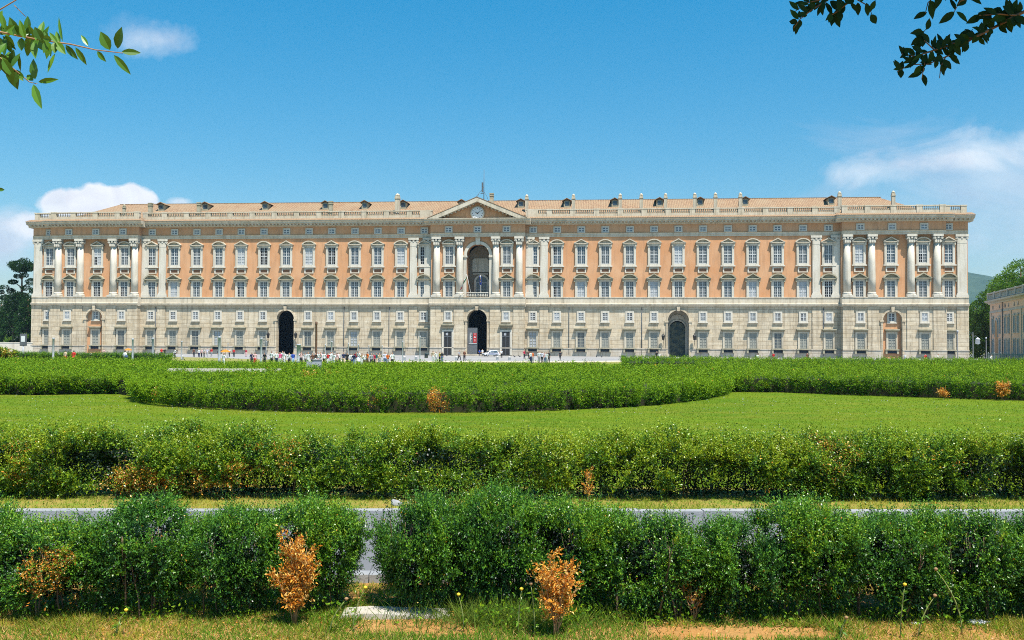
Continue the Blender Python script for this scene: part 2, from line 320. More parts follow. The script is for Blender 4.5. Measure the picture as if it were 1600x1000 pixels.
def cloud(px, py, rx, ry, noise, amt, soft, op, col):
    global colr
    d = ray(px, py); cu, cv = d[0]/d[1], d[2]/d[1]
    a = nt.math('DIVIDE', nt.math('SUBTRACT', uu, float(cu)), rx/F); b = nt.math('DIVIDE', nt.math('SUBTRACT', vv, float(cv)), ry/F)
    e = nt.math('SQRT', nt.math('ADD', nt.math('MULTIPLY', a, a), nt.math('MULTIPLY', b, b)))
    e = nt.math('ADD', e, nt.math('MULTIPLY', nt.math('SUBTRACT', noise, .5), amt))
    k = nt.math('MULTIPLY', nt.math('MULTIPLY', nt.ramp(e, 1., 1.-soft), op), front)
    colr = nt.mix(k, colr, nt.mix(nt.ramp(nt.noise(uv, 17., 5, .6, .4), .36, .64), tuple(q*.80 for q in col[:2])+(col[2]*.86,), col))
WH = (7.0, 7.1, 7.2); WG = (5.4, 5.8, 6.4)
for a in ((1500, 300, 260, 110, nbig, 2.2, .95, .42, WG), (1600, 330, 170, 150, nbig, 1.6, .95, .38, WG), (1560, 232, 130, 34, nbig, 1.9, .85, .46, WH), (1360, 268, 95, 26, nbig, 2.1, .85, .42, WH), (1470, 250, 120, 22, nbig, 2.1, .85, .34, WH),
          (5, 372, 75, 58, nbig, 1.5, .6, .8, WG), (70, 352, 70, 24, nfine, 1.3, .35, .85, WH), (160, 345, 130, 30, nfine, .8, .3, .85, WG),
          (105, 322, 52, 30, npuff, .9, .24, .93, WH), (150, 315, 54, 31, npuff, .9, .24, .96, WH), (192, 314, 50, 30, npuff, .9, .24, .96, WH), (226, 321, 28, 22, npuff, .9, .27, .9, WH),
          (282, 316, 24, 9, nfine, 1.2, .7, .6, WH), (250, 64, 62, 34, nfine, 2.0, .9, .42, WH), (205, 50, 60, 30, nfine, 2.2, .9, .16, WH)):
    cloud(*a)
nt.l.new(colr, bg.inputs[0]); bg.inputs[1].default_value = .105
S.view_settings.view_transform = 'Standard'; S.view_settings.look = 'None'; S.view_settings.exposure = .62; S.view_settings.gamma = 1
S.cycles.max_bounces = 6; S.cycles.diffuse_bounces = 1; S.cycles.glossy_bounces = 3; S.cycles.transmission_bounces = 4; S.cycles.use_denoising = False
S.cycles.sample_clamp_indirect = 4.0; S.cycles.filter_width = 1.0

# ================================================================== the palace
PC = np.array([-.0353*251.4, 251.4, 0])
palace = empty('palace', tuple(PC), -math.radians(5.67))
tag(palace, 'long orange and cream palace with arched portals, columned pavilions and a clock pediment', 'palace')
def tz(px, py, out=0.):
    d = ray(px, py); k = ((PC+NS*out-CAM)@NS)/(d@NS); P = CAM+d*k; return (P-PC)@US, P[2]
BAY = [118.2, 112.0, 104.3, 96.6, 89.3, 83.0, 76.7, 70.5, 64.3, 58.0, 51.8, 45.6, 39.4, 33.1, 26.9, 20.65, 14.4, 7.6]
SEC = []                                        # t0, t1, ground y, upper y, entablature y, kind
for s in (-1, 1):
    for a, b, yb, yu, ye, k in ((122.9, 117.3, -1.3, -.8, -1.2, 'corner'), (117.3, 92.2, -2.3, -1.0, -2.3, 'pavilion'), (92.2, 12.4, -.4, 0., -.3, 'main')):
        SEC.append((min(s*a, s*b), max(s*a, s*b), yb, yu, ye, k))
SEC.append((-12.4, 12.4, -2.3, -1.0, -2.3, 'centre'))
def sec_at(t): return next(q for q in SEC if q[0] <= t <= q[1])
ARCH = [(-51.8, 2.4, 9.45), (51.8, 2.7, 9.3), (0., 2.65, 9.4)]
NICHE = [(-104.3, 2.35, 9.5), (104.3, 2.35, 9.5)]
def arcpts(tc, zs, r, n=18, rev=False):
    p = [(tc-r*math.cos(PI*k/n), zs+r*math.sin(PI*k/n)) for k in range(n+1)]; return p[::-1] if rev else p
def wall_holes(mb, t0, t1, y0, y1, z0, z1, holes, mi=0):
    x = t0
    for tc, r, zs in sorted(holes):
        mb.box(x, tc-r, y0, y1, z0, z1, mi)
        if z1 > zs:
            mb.xz(([(tc-r, z1)] + arcpts(tc, max(zs, z0), r) + [(tc+r, z1)])[::-1] if False else [(tc-r, z1)] + arcpts(tc, zs, r) + [(tc+r, z1)], y0, y1, mi)
        x = tc+r
    mb.box(x, t1, y0, y1, z0, z1, mi)
def arch_ring(mb, tc, zs, r0, r1, zb, y0, y1, mi=0):
    mb.xz([(tc-r1, zb)] + arcpts(tc, zs, r1) + [(tc+r1, zb), (tc+r0, zb)] + arcpts(tc, zs, r0, rev=True) + [(tc-r0, zb)], y0, y1, mi)
base, plinth, field, string, ent, frieze, corn, ctile = (MB() for _ in range(8))
for t0, t1, yb, yu, ye, k in SEC:
    hol = [a for a in ARCH if t0 < a[0] < t1]; nic = [a for a in NICHE if t0 < a[0] < t1]
    e = .004 if k in ('pavilion', 'centre') else 0.
    wall_holes(base, t0, t1, yb, 1.5, 2.1, 12.8, hol+nic)
    # plinth with its moulding
    x = t0
    for tc, r, zs in sorted(hol+nic): plinth.box(x, tc-r-.01, yb-.18, 1.45, 0, 1.95).box(x, tc-r-.01, yb-.30, yb-.002, 1.95, 2.2); x = tc+r+.01
    plinth.box(x, t1, yb-.18, 1.45, 0, 1.95); plinth.box(x, t1, yb-.30, yb-.002, 1.95, 2.2)
    string.yz([(yb+.05, 12.8), (yb-.12, 12.8), (yb-.2, 13.05), (yb-.68, 13.2), (yb-.75, 13.55), (yb-.75, 13.62), (yb-.1, 13.75), (yb-.1, 15.05), (yb-.22, 15.12), (yb-.22, 15.3), (yu+.3, 15.3), (yu+.3, 12.8)], t0-(.2 if e else 0), t1+(.2 if e else 0))
    if k == 'centre': wall_holes(field, t0, t1, yu, 1.5, 15.3+e, 31, [(0., 3.0, 26.2)])
    else: field.box(t0, t1, yu, 1.5, 15.3+e, 31)
    ent.yz([(yu+.5, 31), (ye, 31), (ye, 31.4), (ye-.08, 31.42), (ye-.08, 31.8), (ye-.2, 31.95), (yu+.5, 31.95)], t0-e, t1+e)
    frieze.box(t0, t1, ye+.06, 1.2, 31.95, 34.2)
    xo = 1.5 if k in ('pavilion', 'centre') else (0 if k == 'main' else 0)
    a0 = t0-xo-(1.2 if t0 < -122 else 0); a1 = t1+xo+(1.2 if t1 > 122 else 0)
    corn.yz([(1.2, 34.2-e), (ye, 34.2-e), (ye-.35, 34.3), (ye-.4, 34.7), (ye-1.45, 34.95), (ye-1.45, 35.2), (ye-1.7, 35.5), (ye-1.7, 35.64+e), (1.2, 35.64+e)], a0, a1)
    n = int((t1-t0)/.95)
    for i in range(n+1):
        x = t0+(t1-t0)*i/n; corn.box(x-.2, x+.2, ye-1.25, ye-.38, 34.52, 34.93)
    if k != 'centre': ctile.yz([(ye-1.76, 35.66+e), (ye-1.76, 35.76+e), (ye+.7, 36.55+e), (ye+.7, 36.4)], a0-.05, a1+.05)
    for x in ([] if k == 'main' else [t0+.9, t1-.9]): pass
for t in (17.25, 86.3, 23.7, 29.9): 
    for s in (-1, 1):
        if t in (17.25, 86.3): MB().box(s*t-1.1, s*t+1.1, -.62, -.39, 2.2, 12.8).obj('rusticated_strip', MAT['ashlar'], palace)
for t in (-115.4, -109.1, -99.6, -93.6, -10.85, -4.75, 4.75, 10.85, 93.6, 99.6, 109.1, 115.4): MB().box(t-1.35, t+1.35, -2.52, -2.29, 2.2, 12.8).obj('rusticated_strip', MAT['ashlar'], palace)
for t in (-121.4, 121.4): MB().box(t-1.45, t+1.45, -1.52, -1.29, 2.2, 12.8).obj('rusticated_strip', MAT['ashlar'], palace)
base.obj('rusticated_wall', MAT['ashlar'], palace); plinth.obj('plinth', MAT['plinth'], palace)
string.obj('string_course', MAT['stone'], palace); field.obj('plaster_wall', MAT['plaster'], palace); ent.obj('architrave', MAT['stone'], palace)
frieze.obj('frieze', MAT['plaster'], palace); corn.obj('cornice', MAT['stone'], palace); ctile.obj('cornice_tiles', MAT['tiles'], palace)
# end walls, rear wall, hall floor
b = MB(); b.box(-122.85, -121.6, 1.52, 30, .002, 36).box(121.6, 122.85, 1.52, 30, .002, 36).box(-121.6, 121.6, 29, 30, .002, 36); b.obj('side_wall', MAT['plaster'], palace)
b = MB(); b.box(-121.5, 121.5, 16, 16.4, .02, 33).box(-121.5, 121.5, 1.6, 16, 13.4, 13.8); b.obj('inner_wall', MAT['void'], palace)
# arches: rings, keystones, impost blocks, thresholds
for tc, r, zs in ARCH+NICHE:
    yb = sec_at(tc)[2]; b = MB(); arch_ring(b, tc, zs, r-.02, r+.42, .0, yb-.22, yb+1.2)
    b.xz([(tc-.32, zs+r-.25), (tc+.32, zs+r-.25), (tc+.45, 13.), (tc-.45, 13.)], yb-.55, yb-.05)
    for s in (-1, 1): b.box(tc+s*(r+.3)-.45, tc+s*(r+.3)+.45, yb-.34, yb+.9, zs-.45, zs)
    b.obj('portal_arch', MAT['ashlar'], palace)
for tc, r, zs in NICHE:                          # blind arches filled with orange plaster
    b = MB(); b.box(tc-r-.1, tc+r+.1, -1.5, 1.2, 0, 12.4); b.obj('niche_wall', MAT['plaster'], palace)
b = MB(); b.box(-5.5, 5.5, -4.2, -2.49, .004, .2).box(-4.8, 4.8, -3.6, -2.492, .2, .38).box(-2.6, 2.6, -2.48, 15.9, .004, .38); b.obj('portal_step', MAT['plinth'], palace)
# the right-hand portal: inner arches and a bronze gate
g = MB(); wall_holes(g, 48.9, 54.7, 3.6, 4.2, .01, 12.6, [(51.8, 2.1, 7.3)]); arch_ring(g, 51.8, 7.3, 2.05, 2.45, .02, 3.4, 3.62)
g.xz([(49.9, 9.85), (53.7, 9.85), (53.1, 10.7), (51.8, 11.1), (50.5, 10.7)], 3.35, 3.61)
io = g.obj('inner_arch', MAT['white'], palace)
g = MB(); g.xz([(49.75, .05)] + arcpts(51.8, 7.0, 2.05) + [(53.85, .05)], 4.0, 4.08)
for i in range(9): x = 49.9+i*.475; g.box(x-.05, x+.05, 3.86, 3.98, .05, 7.0)
for z in (.3, 2.6, 4.9, 7.0): g.box(49.8, 53.8, 3.84, 3.99, z, z+.14)
g.obj('gate', MAT['copper'], palace)
# central upper niche
b = MB(); arch_ring(b, 0, 26.2, 2.98, 3.75, 26.2, -1.3, -.6)
b.xz([(-.5, 29.0), (.5, 29.0), (.65, 30.95), (-.65, 30.95)], -1.6, -.95)
for s in (-1, 1): b.box(s*3.38-.5, s*3.38+.5, -1.45, .9, 25.7, 26.2); b.box(s*3.4-.4, s*3.4+.4, -1.2, -.7, 15.3, 25.7)
b.obj('niche_arch', MAT['white'], palace)
b = MB(); b.xz([(-3.0, 15.35)] + arcpts(0, 26.2, 3.0) + [(3.0, 15.35)], 4.5, 4.7).obj('niche_back', M('niche_stone', (.24, .19, .135), .9, (.30, .25, .19), .5), palace); b = MB(); b.box(-3.2, -3.0, 1.5, 4.7, 15.3, 29.3).box(3.0, 3.2, 1.5, 4.7, 15.3, 29.3).box(-3.2, 3.2, 1.5, 4.7, 29.3, 29.5); b.obj('niche_wall', MAT['plaster'], palace)
b = MB(); b.xz([(-2.2, 22.3), (2.2, 22.3), (2.2, 25.4), (1.7, 25.9), (-1.7, 25.9), (-2.2, 25.4)], 4.2, 4.49).box(-2.0, 2.0, 4.0, 4.49, 21.6, 21.9); arch_ring(b, .3, 19.6, 1.5, 2.0, 15.35, 4.05, 4.49); b.obj('memorial_tablet', MAT['white'], palace)
b = MB(); b.xz([(-1.2, 15.36)] + arcpts(.3, 19.6, 1.48) + [(1.78, 15.36)], 4.3, 4.47); dr = b.obj('balcony_door', MAT['glass'], palace)
b = MB()
for x in (-1.1, -.35, .3, .95, 1.7): b.box(x-.07, x+.07, 4.2, 4.29, 15.36, 19.6)
for z in (17.5, 19.5): b.box(-1.1, 1.7, 4.19, 4.29, z-.07, z+.07)
b.obj('sash', MAT['sash'], dr)
b = MB()
for i in range(13): b.lathe([(.12, 15.4), (.2, 15.7), (.09, 16.1), (.13, 16.3)], -2.6+i*.433, -2.2, 6)
b.box(-2.9, 2.9, -2.4, -2.0, 16.3, 16.5); b.obj('balcony_railing', MAT['white'], palace)
# balustrade
b = MB(); pier = MB()
for t0, t1, yb, yu, ye, k in SEC:
    if k == 'centre': continue
    x0 = t0+(.0 if t0 > -122 else .2); x1 = t1-(.0 if t1 < 122 else .2); y = ye+.3; e = .004 if k == 'pavilion' else 0
    b.box(x0, x1, y, y+.7, 36.0, 37.05+e).box(x0, x1, y-.08, y+.78, 38.05, 38.32+e)
    n = max(1, round((x1-x0)/6.2))
    for i in range(n+1):
        x = min(max(x0+(x1-x0)*i/n, x0+.7), x1-.7); b.box(x-.7, x+.7, y-.1, y+.82, 36.2, 38.05); b.box(x-.8, x+.8, y-.16, y+.88, 38.045, 38.4+e)
    for i in range(n):
        xa = x0+(x1-x0)*i/n+.9; xb = x0+(x1-x0)*(i+1)/n-.9; q = max(2, int((xb-xa)/.46))
        for j in range(q+1): b.lathe([(.13, 37.06), (.21, 37.35), (.08, 37.7), (.14, 38.06)], xa+(xb-xa)*j/q, y+.35, 6)
b.obj('balustrade', MAT['stone'], palace)
# roof
def slab(mb, pts):
    mb.add(pts, [tuple(range(len(pts)))])
r = MB(); E0, ER = 114.5, 104.6; y0, y1, y2 = 1.6, 11., 20.5; ze, zr = 37.1, 42.25
r.add([(-E0, y0, ze), (E0, y0, ze), (E0, y2, ze), (-E0, y2, ze), (-ER, y1, zr), (ER, y1, zr), (-E0, y0, ze-.3), (E0, y0, ze-.3), (E0, y2, ze-.3), (-E0, y2, ze-.3)],
      [(0, 1, 5, 4), (1, 2, 5), (2, 3, 4, 5), (3, 0, 4), (6, 7, 1, 0), (7, 8, 2, 1), (8, 9, 3, 2), (9, 6, 0, 3), (9, 8, 7, 6)])
roof = r.obj('roof', MAT['tiles'], palace)
b = MB(); b.box(-122.5, 122.5, 1.25, 28.9, 35.7, 36.0); b.obj('terrace_slab', MAT['stone'], palace)
b = MB()
for i in range(420): x = -ER+i*.5; b.box(x, x+.42, y1-.16, y1+.16, zr-.1, zr+.14)
b.obj('ridge_tiles', MAT['tiles'], roof)
def slope_z(y): return ze+(zr-ze)*(y-y0)/(y1-y0)
dm = MB(); dm.box(-.95, .95, 0, 4, -.4, 1.75); DORM = dm.mesh('dormer_cheek', MAT['moss'])
dm = MB(); dm.xz([(-1.5, 1.7), (0, 2.45), (1.5, 1.7), (1.5, 1.85), (0, 2.65), (-1.5, 1.85)], -.5, 4.2).xz([(-.94, 1.75), (.94, 1.75), (0, 2.3)], 0.02, 3.9); DORR = dm.mesh('dormer_roof', MAT['tiles'])
dm = MB(); dm.box(-.6, .6, -.04, .05, .3, 1.55); DORG = dm.mesh('dormer_window', MAT['glass'])
for i, px in enumerate((251, 320, 413.6, 508, 569.4, 629.6, 721, 813.6, 885.7, 960.5, 1030.6, 1094, 1164.6, 1299)):
    t = tz(px, 320, -6)[0]; d = link('dormer', DORM, None, palace, (t, 6.2, slope_z(6.2)+.25)); d.scale = (.86, 1, .86); link('dormer_roof', DORR, None, d); link('dormer_window', DORG, None, d)
def chim_mesh(w, h, capped):
    m = MB(); m.box(-w, w, -w, w, 0, h)
    m.box(-w-.12, w+.12, -w-.12, w+.12, h*.82, h*.87)
    if capped: m.lathe([(w*1.1, h), (w*.95, h+.3), (w*.5, h+.55), (.05, h+.65)], 0, 0, 8)
    else: m.box(-w-.1, w+.1, -w-.1, w+.1, h, h+.2)
    return m.mesh('chimney')
CH = [chim_mesh(.42, 4.1, True), chim_mesh(.36, 2.5, True), chim_mesh(.6, 4.7, True), chim_mesh(.5, 3.2, False)]
for c in CH[:3:2]: c.materials.append(MAT['stone'])
CH[1].materials.append(MAT['moss']); CH[3].materials.append(MAT['moss'])
for px, k in ((235, 3), (194, 1), (311, 3), (517, 3), (621, 2), (765, 3), (823, 0), (896, 0), (969, 0), (1002, 0), (1040, 0), (1085.7, 0), (1118, 0), (1157, 0), (1312, 0), (1396, 0)):
    t = tz(px, 320, -3.5)[0]; link('chimney', CH[k], None, palace, (t, 3.6 if px != 765 else 8., slope_z(3.6)-.1 if px != 765 else 40.5))
# pediment, clock, mast
zb, za, hw, ye = 35.645, 41.0, 12.9, -2.3
b = MB(); b.xz([(-11.4, zb), (11.4, zb), (0, 40.4)], ye+.1, ye+.6); ped = b.obj('pediment', MAT['plaster'], palace)
b = MB()
for s in (-1, 1):
    P = [(s*hw, zb+.002), (0, za), (0, za-1.05), (s*(hw-2.55), zb+.002)]; b.xz(P if s < 0 else P[::-1], ye-1.72, ye+.4)
    for i in range(12):
        x = s*(1.0+i*.95); z = za-1.05-(za-1.05-zb)*abs(x)/(hw-2.55); b.box(x-.2, x+.2, ye-1.2, ye+.05, z-.3, z+.05)
b.obj('raking_cornice', MAT['stone'], ped)
b = MB()
for s in (-1, 1):
    P = [(s*(hw+.1), zb+.01), (0, za+.06), (0, za+.22), (s*(hw+.1), zb+.17)]; b.xz(P if s < 0 else P[::-1], ye-1.78, 11)
b.obj('pediment_roof', MAT['tiles'], ped)
b = MB(); b.box(-15.6, -12.8, -.2, .8, 36.0, 38.3).box(12.8, 15.6, -.2, .8, 36.0, 38.3); b.obj('parapet', MAT['stone'], palace)
def disc(mb, r, n, y0, y1, cx, cz, mi=0): mb.xz([(cx+r*math.cos(2*PI*k/n), cz+r*math.sin(2*PI*k/n)) for k in range(n)], y0, y1, mi); return mb
cz = tz(747, 333.6, 2.3)[1]
b = MB(); disc(b, 1.85, 40, ye-.35, ye+.2, 0, cz); clock = b.obj('clock', MAT['stone'], palace)
b = MB(); disc(b, 1.58, 40, ye-.42, ye-.34, 0, cz); b.obj('dial', MAT['dial'], clock)
b = MB()
for k in range(12):
    a = k*PI/6; c_, s_ = math.sin(a), math.cos(a); w = .09
    b.xz([(c_*r_+(-s_ if e_ < 0 else s_)*w, cz+s_*r_-(-c_ if e_ < 0 else c_)*w) for r_, e_ in ((1.15, -1), (1.15, 1), (1.42, 1), (1.42, -1))], ye-.46, ye-.41)
b.obj('hour_mark', MAT['steel_dark'], clock)
for nm, a, L, w in (('hour_hand', -62, .8, .12), ('minute_hand', 55, 1.2, .09)):
    a = math.radians(a); c_, s_ = math.sin(a), math.cos(a); b = MB()
    b.xz([(-s_*w-c_*.2, cz+c_*w-s_*.2), (s_*w-c_*.2, cz-c_*w-s_*.2), (c_*L, cz+s_*L)], ye-.52, ye-.47); b.obj(nm, MAT['black'], clock)
b = MB(); b.tube([(.8, 4, 39.5), (.8, 4, 49.6)], [.13, .07]); b.tube([(-1.6, 4, 40.3), (-.6, 4, 43.2), (.8, 4, 45)], .05); b.tube([(2.4, 4, 40.3), (1.6, 4, 42.5), (.8, 4, 43.8)], .05)
b.tube([(-2.2, 4, 40), (-1.5, 4, 42.2), (-.4, 4, 43.4)], .05); b.tube([(-.1, 4, 43.3), (.8, 4, 43.3)], .09); b.box(.2, .6, 3.8, 4.2, 43.6, 46.2); b.obj('mast', MAT['steel_dark'], palace)
# columns and pilasters
def col_meshes():
    H0, H1 = 16.55, 28.75
    s = MB(); s.lathe([(.92, H0), (.92, 20.), (.88, 24.), (.80, H1)], 0, 0, 20)
    bs = MB(); bs.box(-1.25, 1.25, -1.25, 1.25, 15.3, 15.75); bs.lathe([(1.22, 15.75), (1.22, 16.), (1.05, 16.1), (1.05, 16.25), (1.12, 16.35), (.95, 16.55)], 0, 0, 20)
    return s, bs, capital(.80, .8)
def capital(r, rt, square=False):
    c = MB()
    if square: c.box(-r, r, -.45, .05, 28.75, 30.2)
    else: c.lathe([(r, 28.75), (r+.08, 28.8), (r, 28.95), (r+.05, 29.4), (r+.22, 30.2)], 0, 0, 16)
    yf = -.5 if square else -rt-.35
    for sx in (-1, 1):


        cx, zc = sx*(r+.05), 30.05
        c.xz([(cx+.36*math.cos(2*PI*k/12), zc+.36*math.sin(2*PI*k/12)) for k in range(12)], yf, yf+.5 if square else .6)
        c.xz([(cx*.98+.15*math.cos(2*PI*k/8), zc+.15*math.sin(2*PI*k/8)) for k in range(8)], yf-.1, yf+.02)
    for k in range(3):
        x = (-.55+.55*k)*r/.8; c.xz([(x-.2, 28.95), (x+.2, 28.95), (x+.24, 29.5), (x, 29.75), (x-.24, 29.5)], yf+.08, yf+.5)
    c.xz([(-.2, 29.95), (.2, 29.95), (.25, 30.35), (0, 30.5), (-.25, 30.35)], yf-.06, yf+.3)
    w = r+.42; c.box(-w, w, yf-.12, .1 if square else 1.0, 30.42, 30.998)
    return c
s, bs, cp = col_meshes(); CS, CB, CC = s.mesh('shaft', MAT['white']), bs.mesh('column_base', MAT['white']), cp.mesh('capital', MAT['white'])
for t in (-115.4, -109.1, -99.6, -93.6, -10.85, -4.75, 4.75, 10.85, 93.6, 99.6, 109.1, 115.4):
    o = link('column', CS, None, palace, (t, -1.32, 0)); link('column_base', CB, None, o); link('capital', CC, None, o)
def pil(w):
    p = MB(); p.box(-w, w, -.42, .05, 16.4, 28.75); bs = MB(); bs.box(-w-.35, w+.35, -.62, .05, 15.3, 15.9).box(-w-.2, w+.2, -.56, .05, 15.9, 16.15).box(-w-.1, w+.1, -.5, .05, 16.15, 16.4)
    return p.mesh('pilaster', MAT['white']), bs.mesh('pilaster_base', MAT['white']), capital(w, 0, True).mesh('pilaster_capital', MAT['white'])
PA, PB = pil(.95), pil(1.15)
for t, y, k in ((-17.25, 0, PA), (17.25, 0, PA), (-86.3, 0, PA), (86.3, 0, PA), (-91.2, 0, PA), (91.2, 0, PA), (-13.4, 0, PA), (13.4, 0, PA), (-121.45, -.8, PB), (121.45, -.8, PB)):
    o = link('pilaster', k[0], None, palace, (t, y, 0)); link('pilaster_base', k[1], None, o); link('pilaster_capital', k[2], None, o)

# windows: each bay has its own; the meshes are shared
def ringrect(mb, w, z0, z1, f, y0, y1):
    mb.box(-w/2, -w/2+f, y0, y1, z0, z1).box(w/2-f, w/2, y0, y1, z0, z1).box(-w/2+f, w/2-f, y0, y1, z1-f, z1).box(-w/2+f, w/2-f, y0, y1, z0, z0+f*.8)
def hood(kind, w, z0, h, jut):
    m = MB(); m.box(-w/2, w/2, -jut, .0, z0, z0+.2)
    if kind == 0:
        m.xz([(-w/2+.1, z0+.2), (w/2-.1, z0+.2), (0, z0+h-.15)], -jut*.35, .0)
        m.xz([(-w/2-.1, z0+.201), (-w/2+.35, z0+.201), (0, z0+h-.26), (0, z0+h)], -jut-.06, -.01); m.xz([(w/2-.35, z0+.201), (w/2+.1, z0+.201), (0, z0+h), (0, z0+h-.26)], -jut-.06, -.01)
    else:
        n = 10; A = [(-w/2-.1+(w+.2)*i/n, z0+.201+(h-.2)*(1-(2*i/n-1)**2)**.75) for i in range(n+1)]; B = [(-w/2+.3+(w-.6)*i/n, z0+.202+(h-.47)*(1-(2*i/n-1)**2)**.75) for i in range(n+1)]
        m.xz(A[::-1]+B, -jut-.06, -.01) if False else m.xz(B+A[::-1], -jut-.06, -.01)
        m.xz([(-w/2+.1, z0+.2)]+[(w/2-.1, z0+.2)]+[(x, z-.02) for x, z in B[::-1]][1:-1], -jut*.35, .0)
    for s in (-1, 1): m.box(s*(w/2-.3)-.17, s*(w/2-.3)+.17, -jut*.8, 0, z0-.75, z0-.001)
    return m
def sash(w, z0, z1, cross, rows, y=-.13):
    m = MB(); f = .11
    m.box(-w/2, -w/2+f, y, y+.08, z0, z1).box(w/2-f, w/2, y, y+.08, z0, z1).box(-w/2+f, w/2-f, y, y+.08, z1-f, z1).box(-w/2+f, w/2-f, y, y+.08, z0, z0+f)
    m.box(-.11, .11, y-.02, y+.08, z0+f, z1-f); zc = z0+(z1-z0)*cross; m.box(-w/2+f, w/2-f, y-.021, y+.079, zc-.1, zc+.1)
    for s in (-1, 1):
        m.box(s*w*.25-.03, s*w*.25+.03, y+.02, y+.07, z0+f, z1-f)
        for k in range(1, rows): z = z0+(z1-z0)*k/rows; m.box(min(s*.11, s*(w/2-f)), max(s*.11, s*(w/2-f)), y+.021, y+.069, z-.03, z+.03)
    return m
def pane(w, z0, z1, y=-.05):
    m = MB(); m.box(-w/2, w/2, y, y+.03, z0, z1); return m
def half(w, z0, z1, y=-.06):
    m = MB(); m.box(-w/2+.1, -.1, y, y+.03, z0, z1); return m
def var(fn, *a): 
    q = {}
    for k in ('glass', 'glass_dim', 'curtain', 'open', 'grate'): q[k] = fn(*a).mesh('pane', MAT[k])
    return q
m = MB(); ringrect(m, 3.15, 23.5, 29.15, .55, -.34, .0); m.box(-1.85, 1.85, -.5, 0, 23.2, 23.5); U_S = m.mesh('surround', MAT['white'])
U_H = [hood(0, 3.7, 29.16, 1.3, .75).mesh('hood', MAT['stone']), hood(1, 3.7, 29.16, 1.2, .75).mesh('hood', MAT['stone'])]
U_C = sash(2.06, 23.95, 28.6, .5, 6).mesh('sash', MAT['sash']); U_P = var(pane, 2.06, 23.95, 28.6)
m = MB(); ringrect(m, 2.5, 21.65, 23.05, .32, -.2, 0); U_F = m.mesh('panel_frame', MAT['white']); m = MB(); m.box(-.93, .93, -.06, .02, 21.9, 22.75); U_FP = m.mesh('panel', MAT['plaster_dark'])
m = MB(); m.box(-1.55, -.98, -.32, 0, 15.31, 19.95).box(.98, 1.55, -.32, 0, 15.31, 19.95).box(-.98, .98, -.32, 0, 19.45, 19.95); L_S = m.mesh('surround', MAT['white'])
L_H = [hood(0, 4.0, 19.96, 1.5, .95).mesh('hood', MAT['moss']), hood(1, 4.0, 19.96, 1.4, .95).mesh('hood', MAT['moss'])]
L_C = sash(1.96, 15.36, 19.45, .68, 6).mesh('sash', MAT['sash']); L_P = var(pane, 1.96, 15.36, 19.45)
m = MB(); ringrect(m, 2.05, 32.05, 33.75, .3, -.16, .05); A_S = m.mesh('surround', MAT['white']); A_C = sash(1.44, 32.3, 33.45, .5, 2, -.1).mesh('sash', MAT['sash']); A_P = var(pane, 1.44, 32.3, 33.45, -.03)
m = MB(); ringrect(m, 2.2, 8.95, 11.7, .42, -.2, .0); m.box(-1.25, 1.25, -.34, 0, 8.72, 8.95); Z_S = m.mesh('surround', MAT['white']); Z_C = sash(1.36, 9.3, 11.28, .5, 4).mesh('sash', MAT['sash']); Z_P = var(pane, 1.36, 9.3, 11.28)
m = MB(); m.box(-1.35, -.9, -.26, 0, 2.3, 6.6).box(.9, 1.35, -.26, 0, 2.3, 6.6).box(-.9, .9, -.26, 0, 6.2, 6.6); G_S = m.mesh('surround', MAT['stone'])
m = MB(); m.box(-1.75, 1.75, -.95, 0, 7.0, 7.28).box(-1.6, 1.6, -.7, 0, 6.72, 7.0).box(-1.35, 1.35, -.3, 0, 6.6, 6.72); G_H = m.mesh('lintel', MAT['moss'])
m = MB(); m.box(-1.7, 1.7, -.62, 0, 2.02, 2.28).box(-1.6, -1.15, -.5, 0, 1.1, 2.02).box(1.15, 1.6, -.5, 0, 1.1, 2.02); G_L = m.mesh('sill', MAT['moss'])
m = MB(); m.box(-1.1, 1.1, -.24, -.1, 1.25, 1.9); G_B = m.mesh('basement_opening', MAT['void']); G_C = sash(1.8, 2.3, 6.2, .62, 5).mesh('sash', MAT['grate']); G_P = var(pane, 1.8, 2.3, 6.2)
rw = random.Random(5)
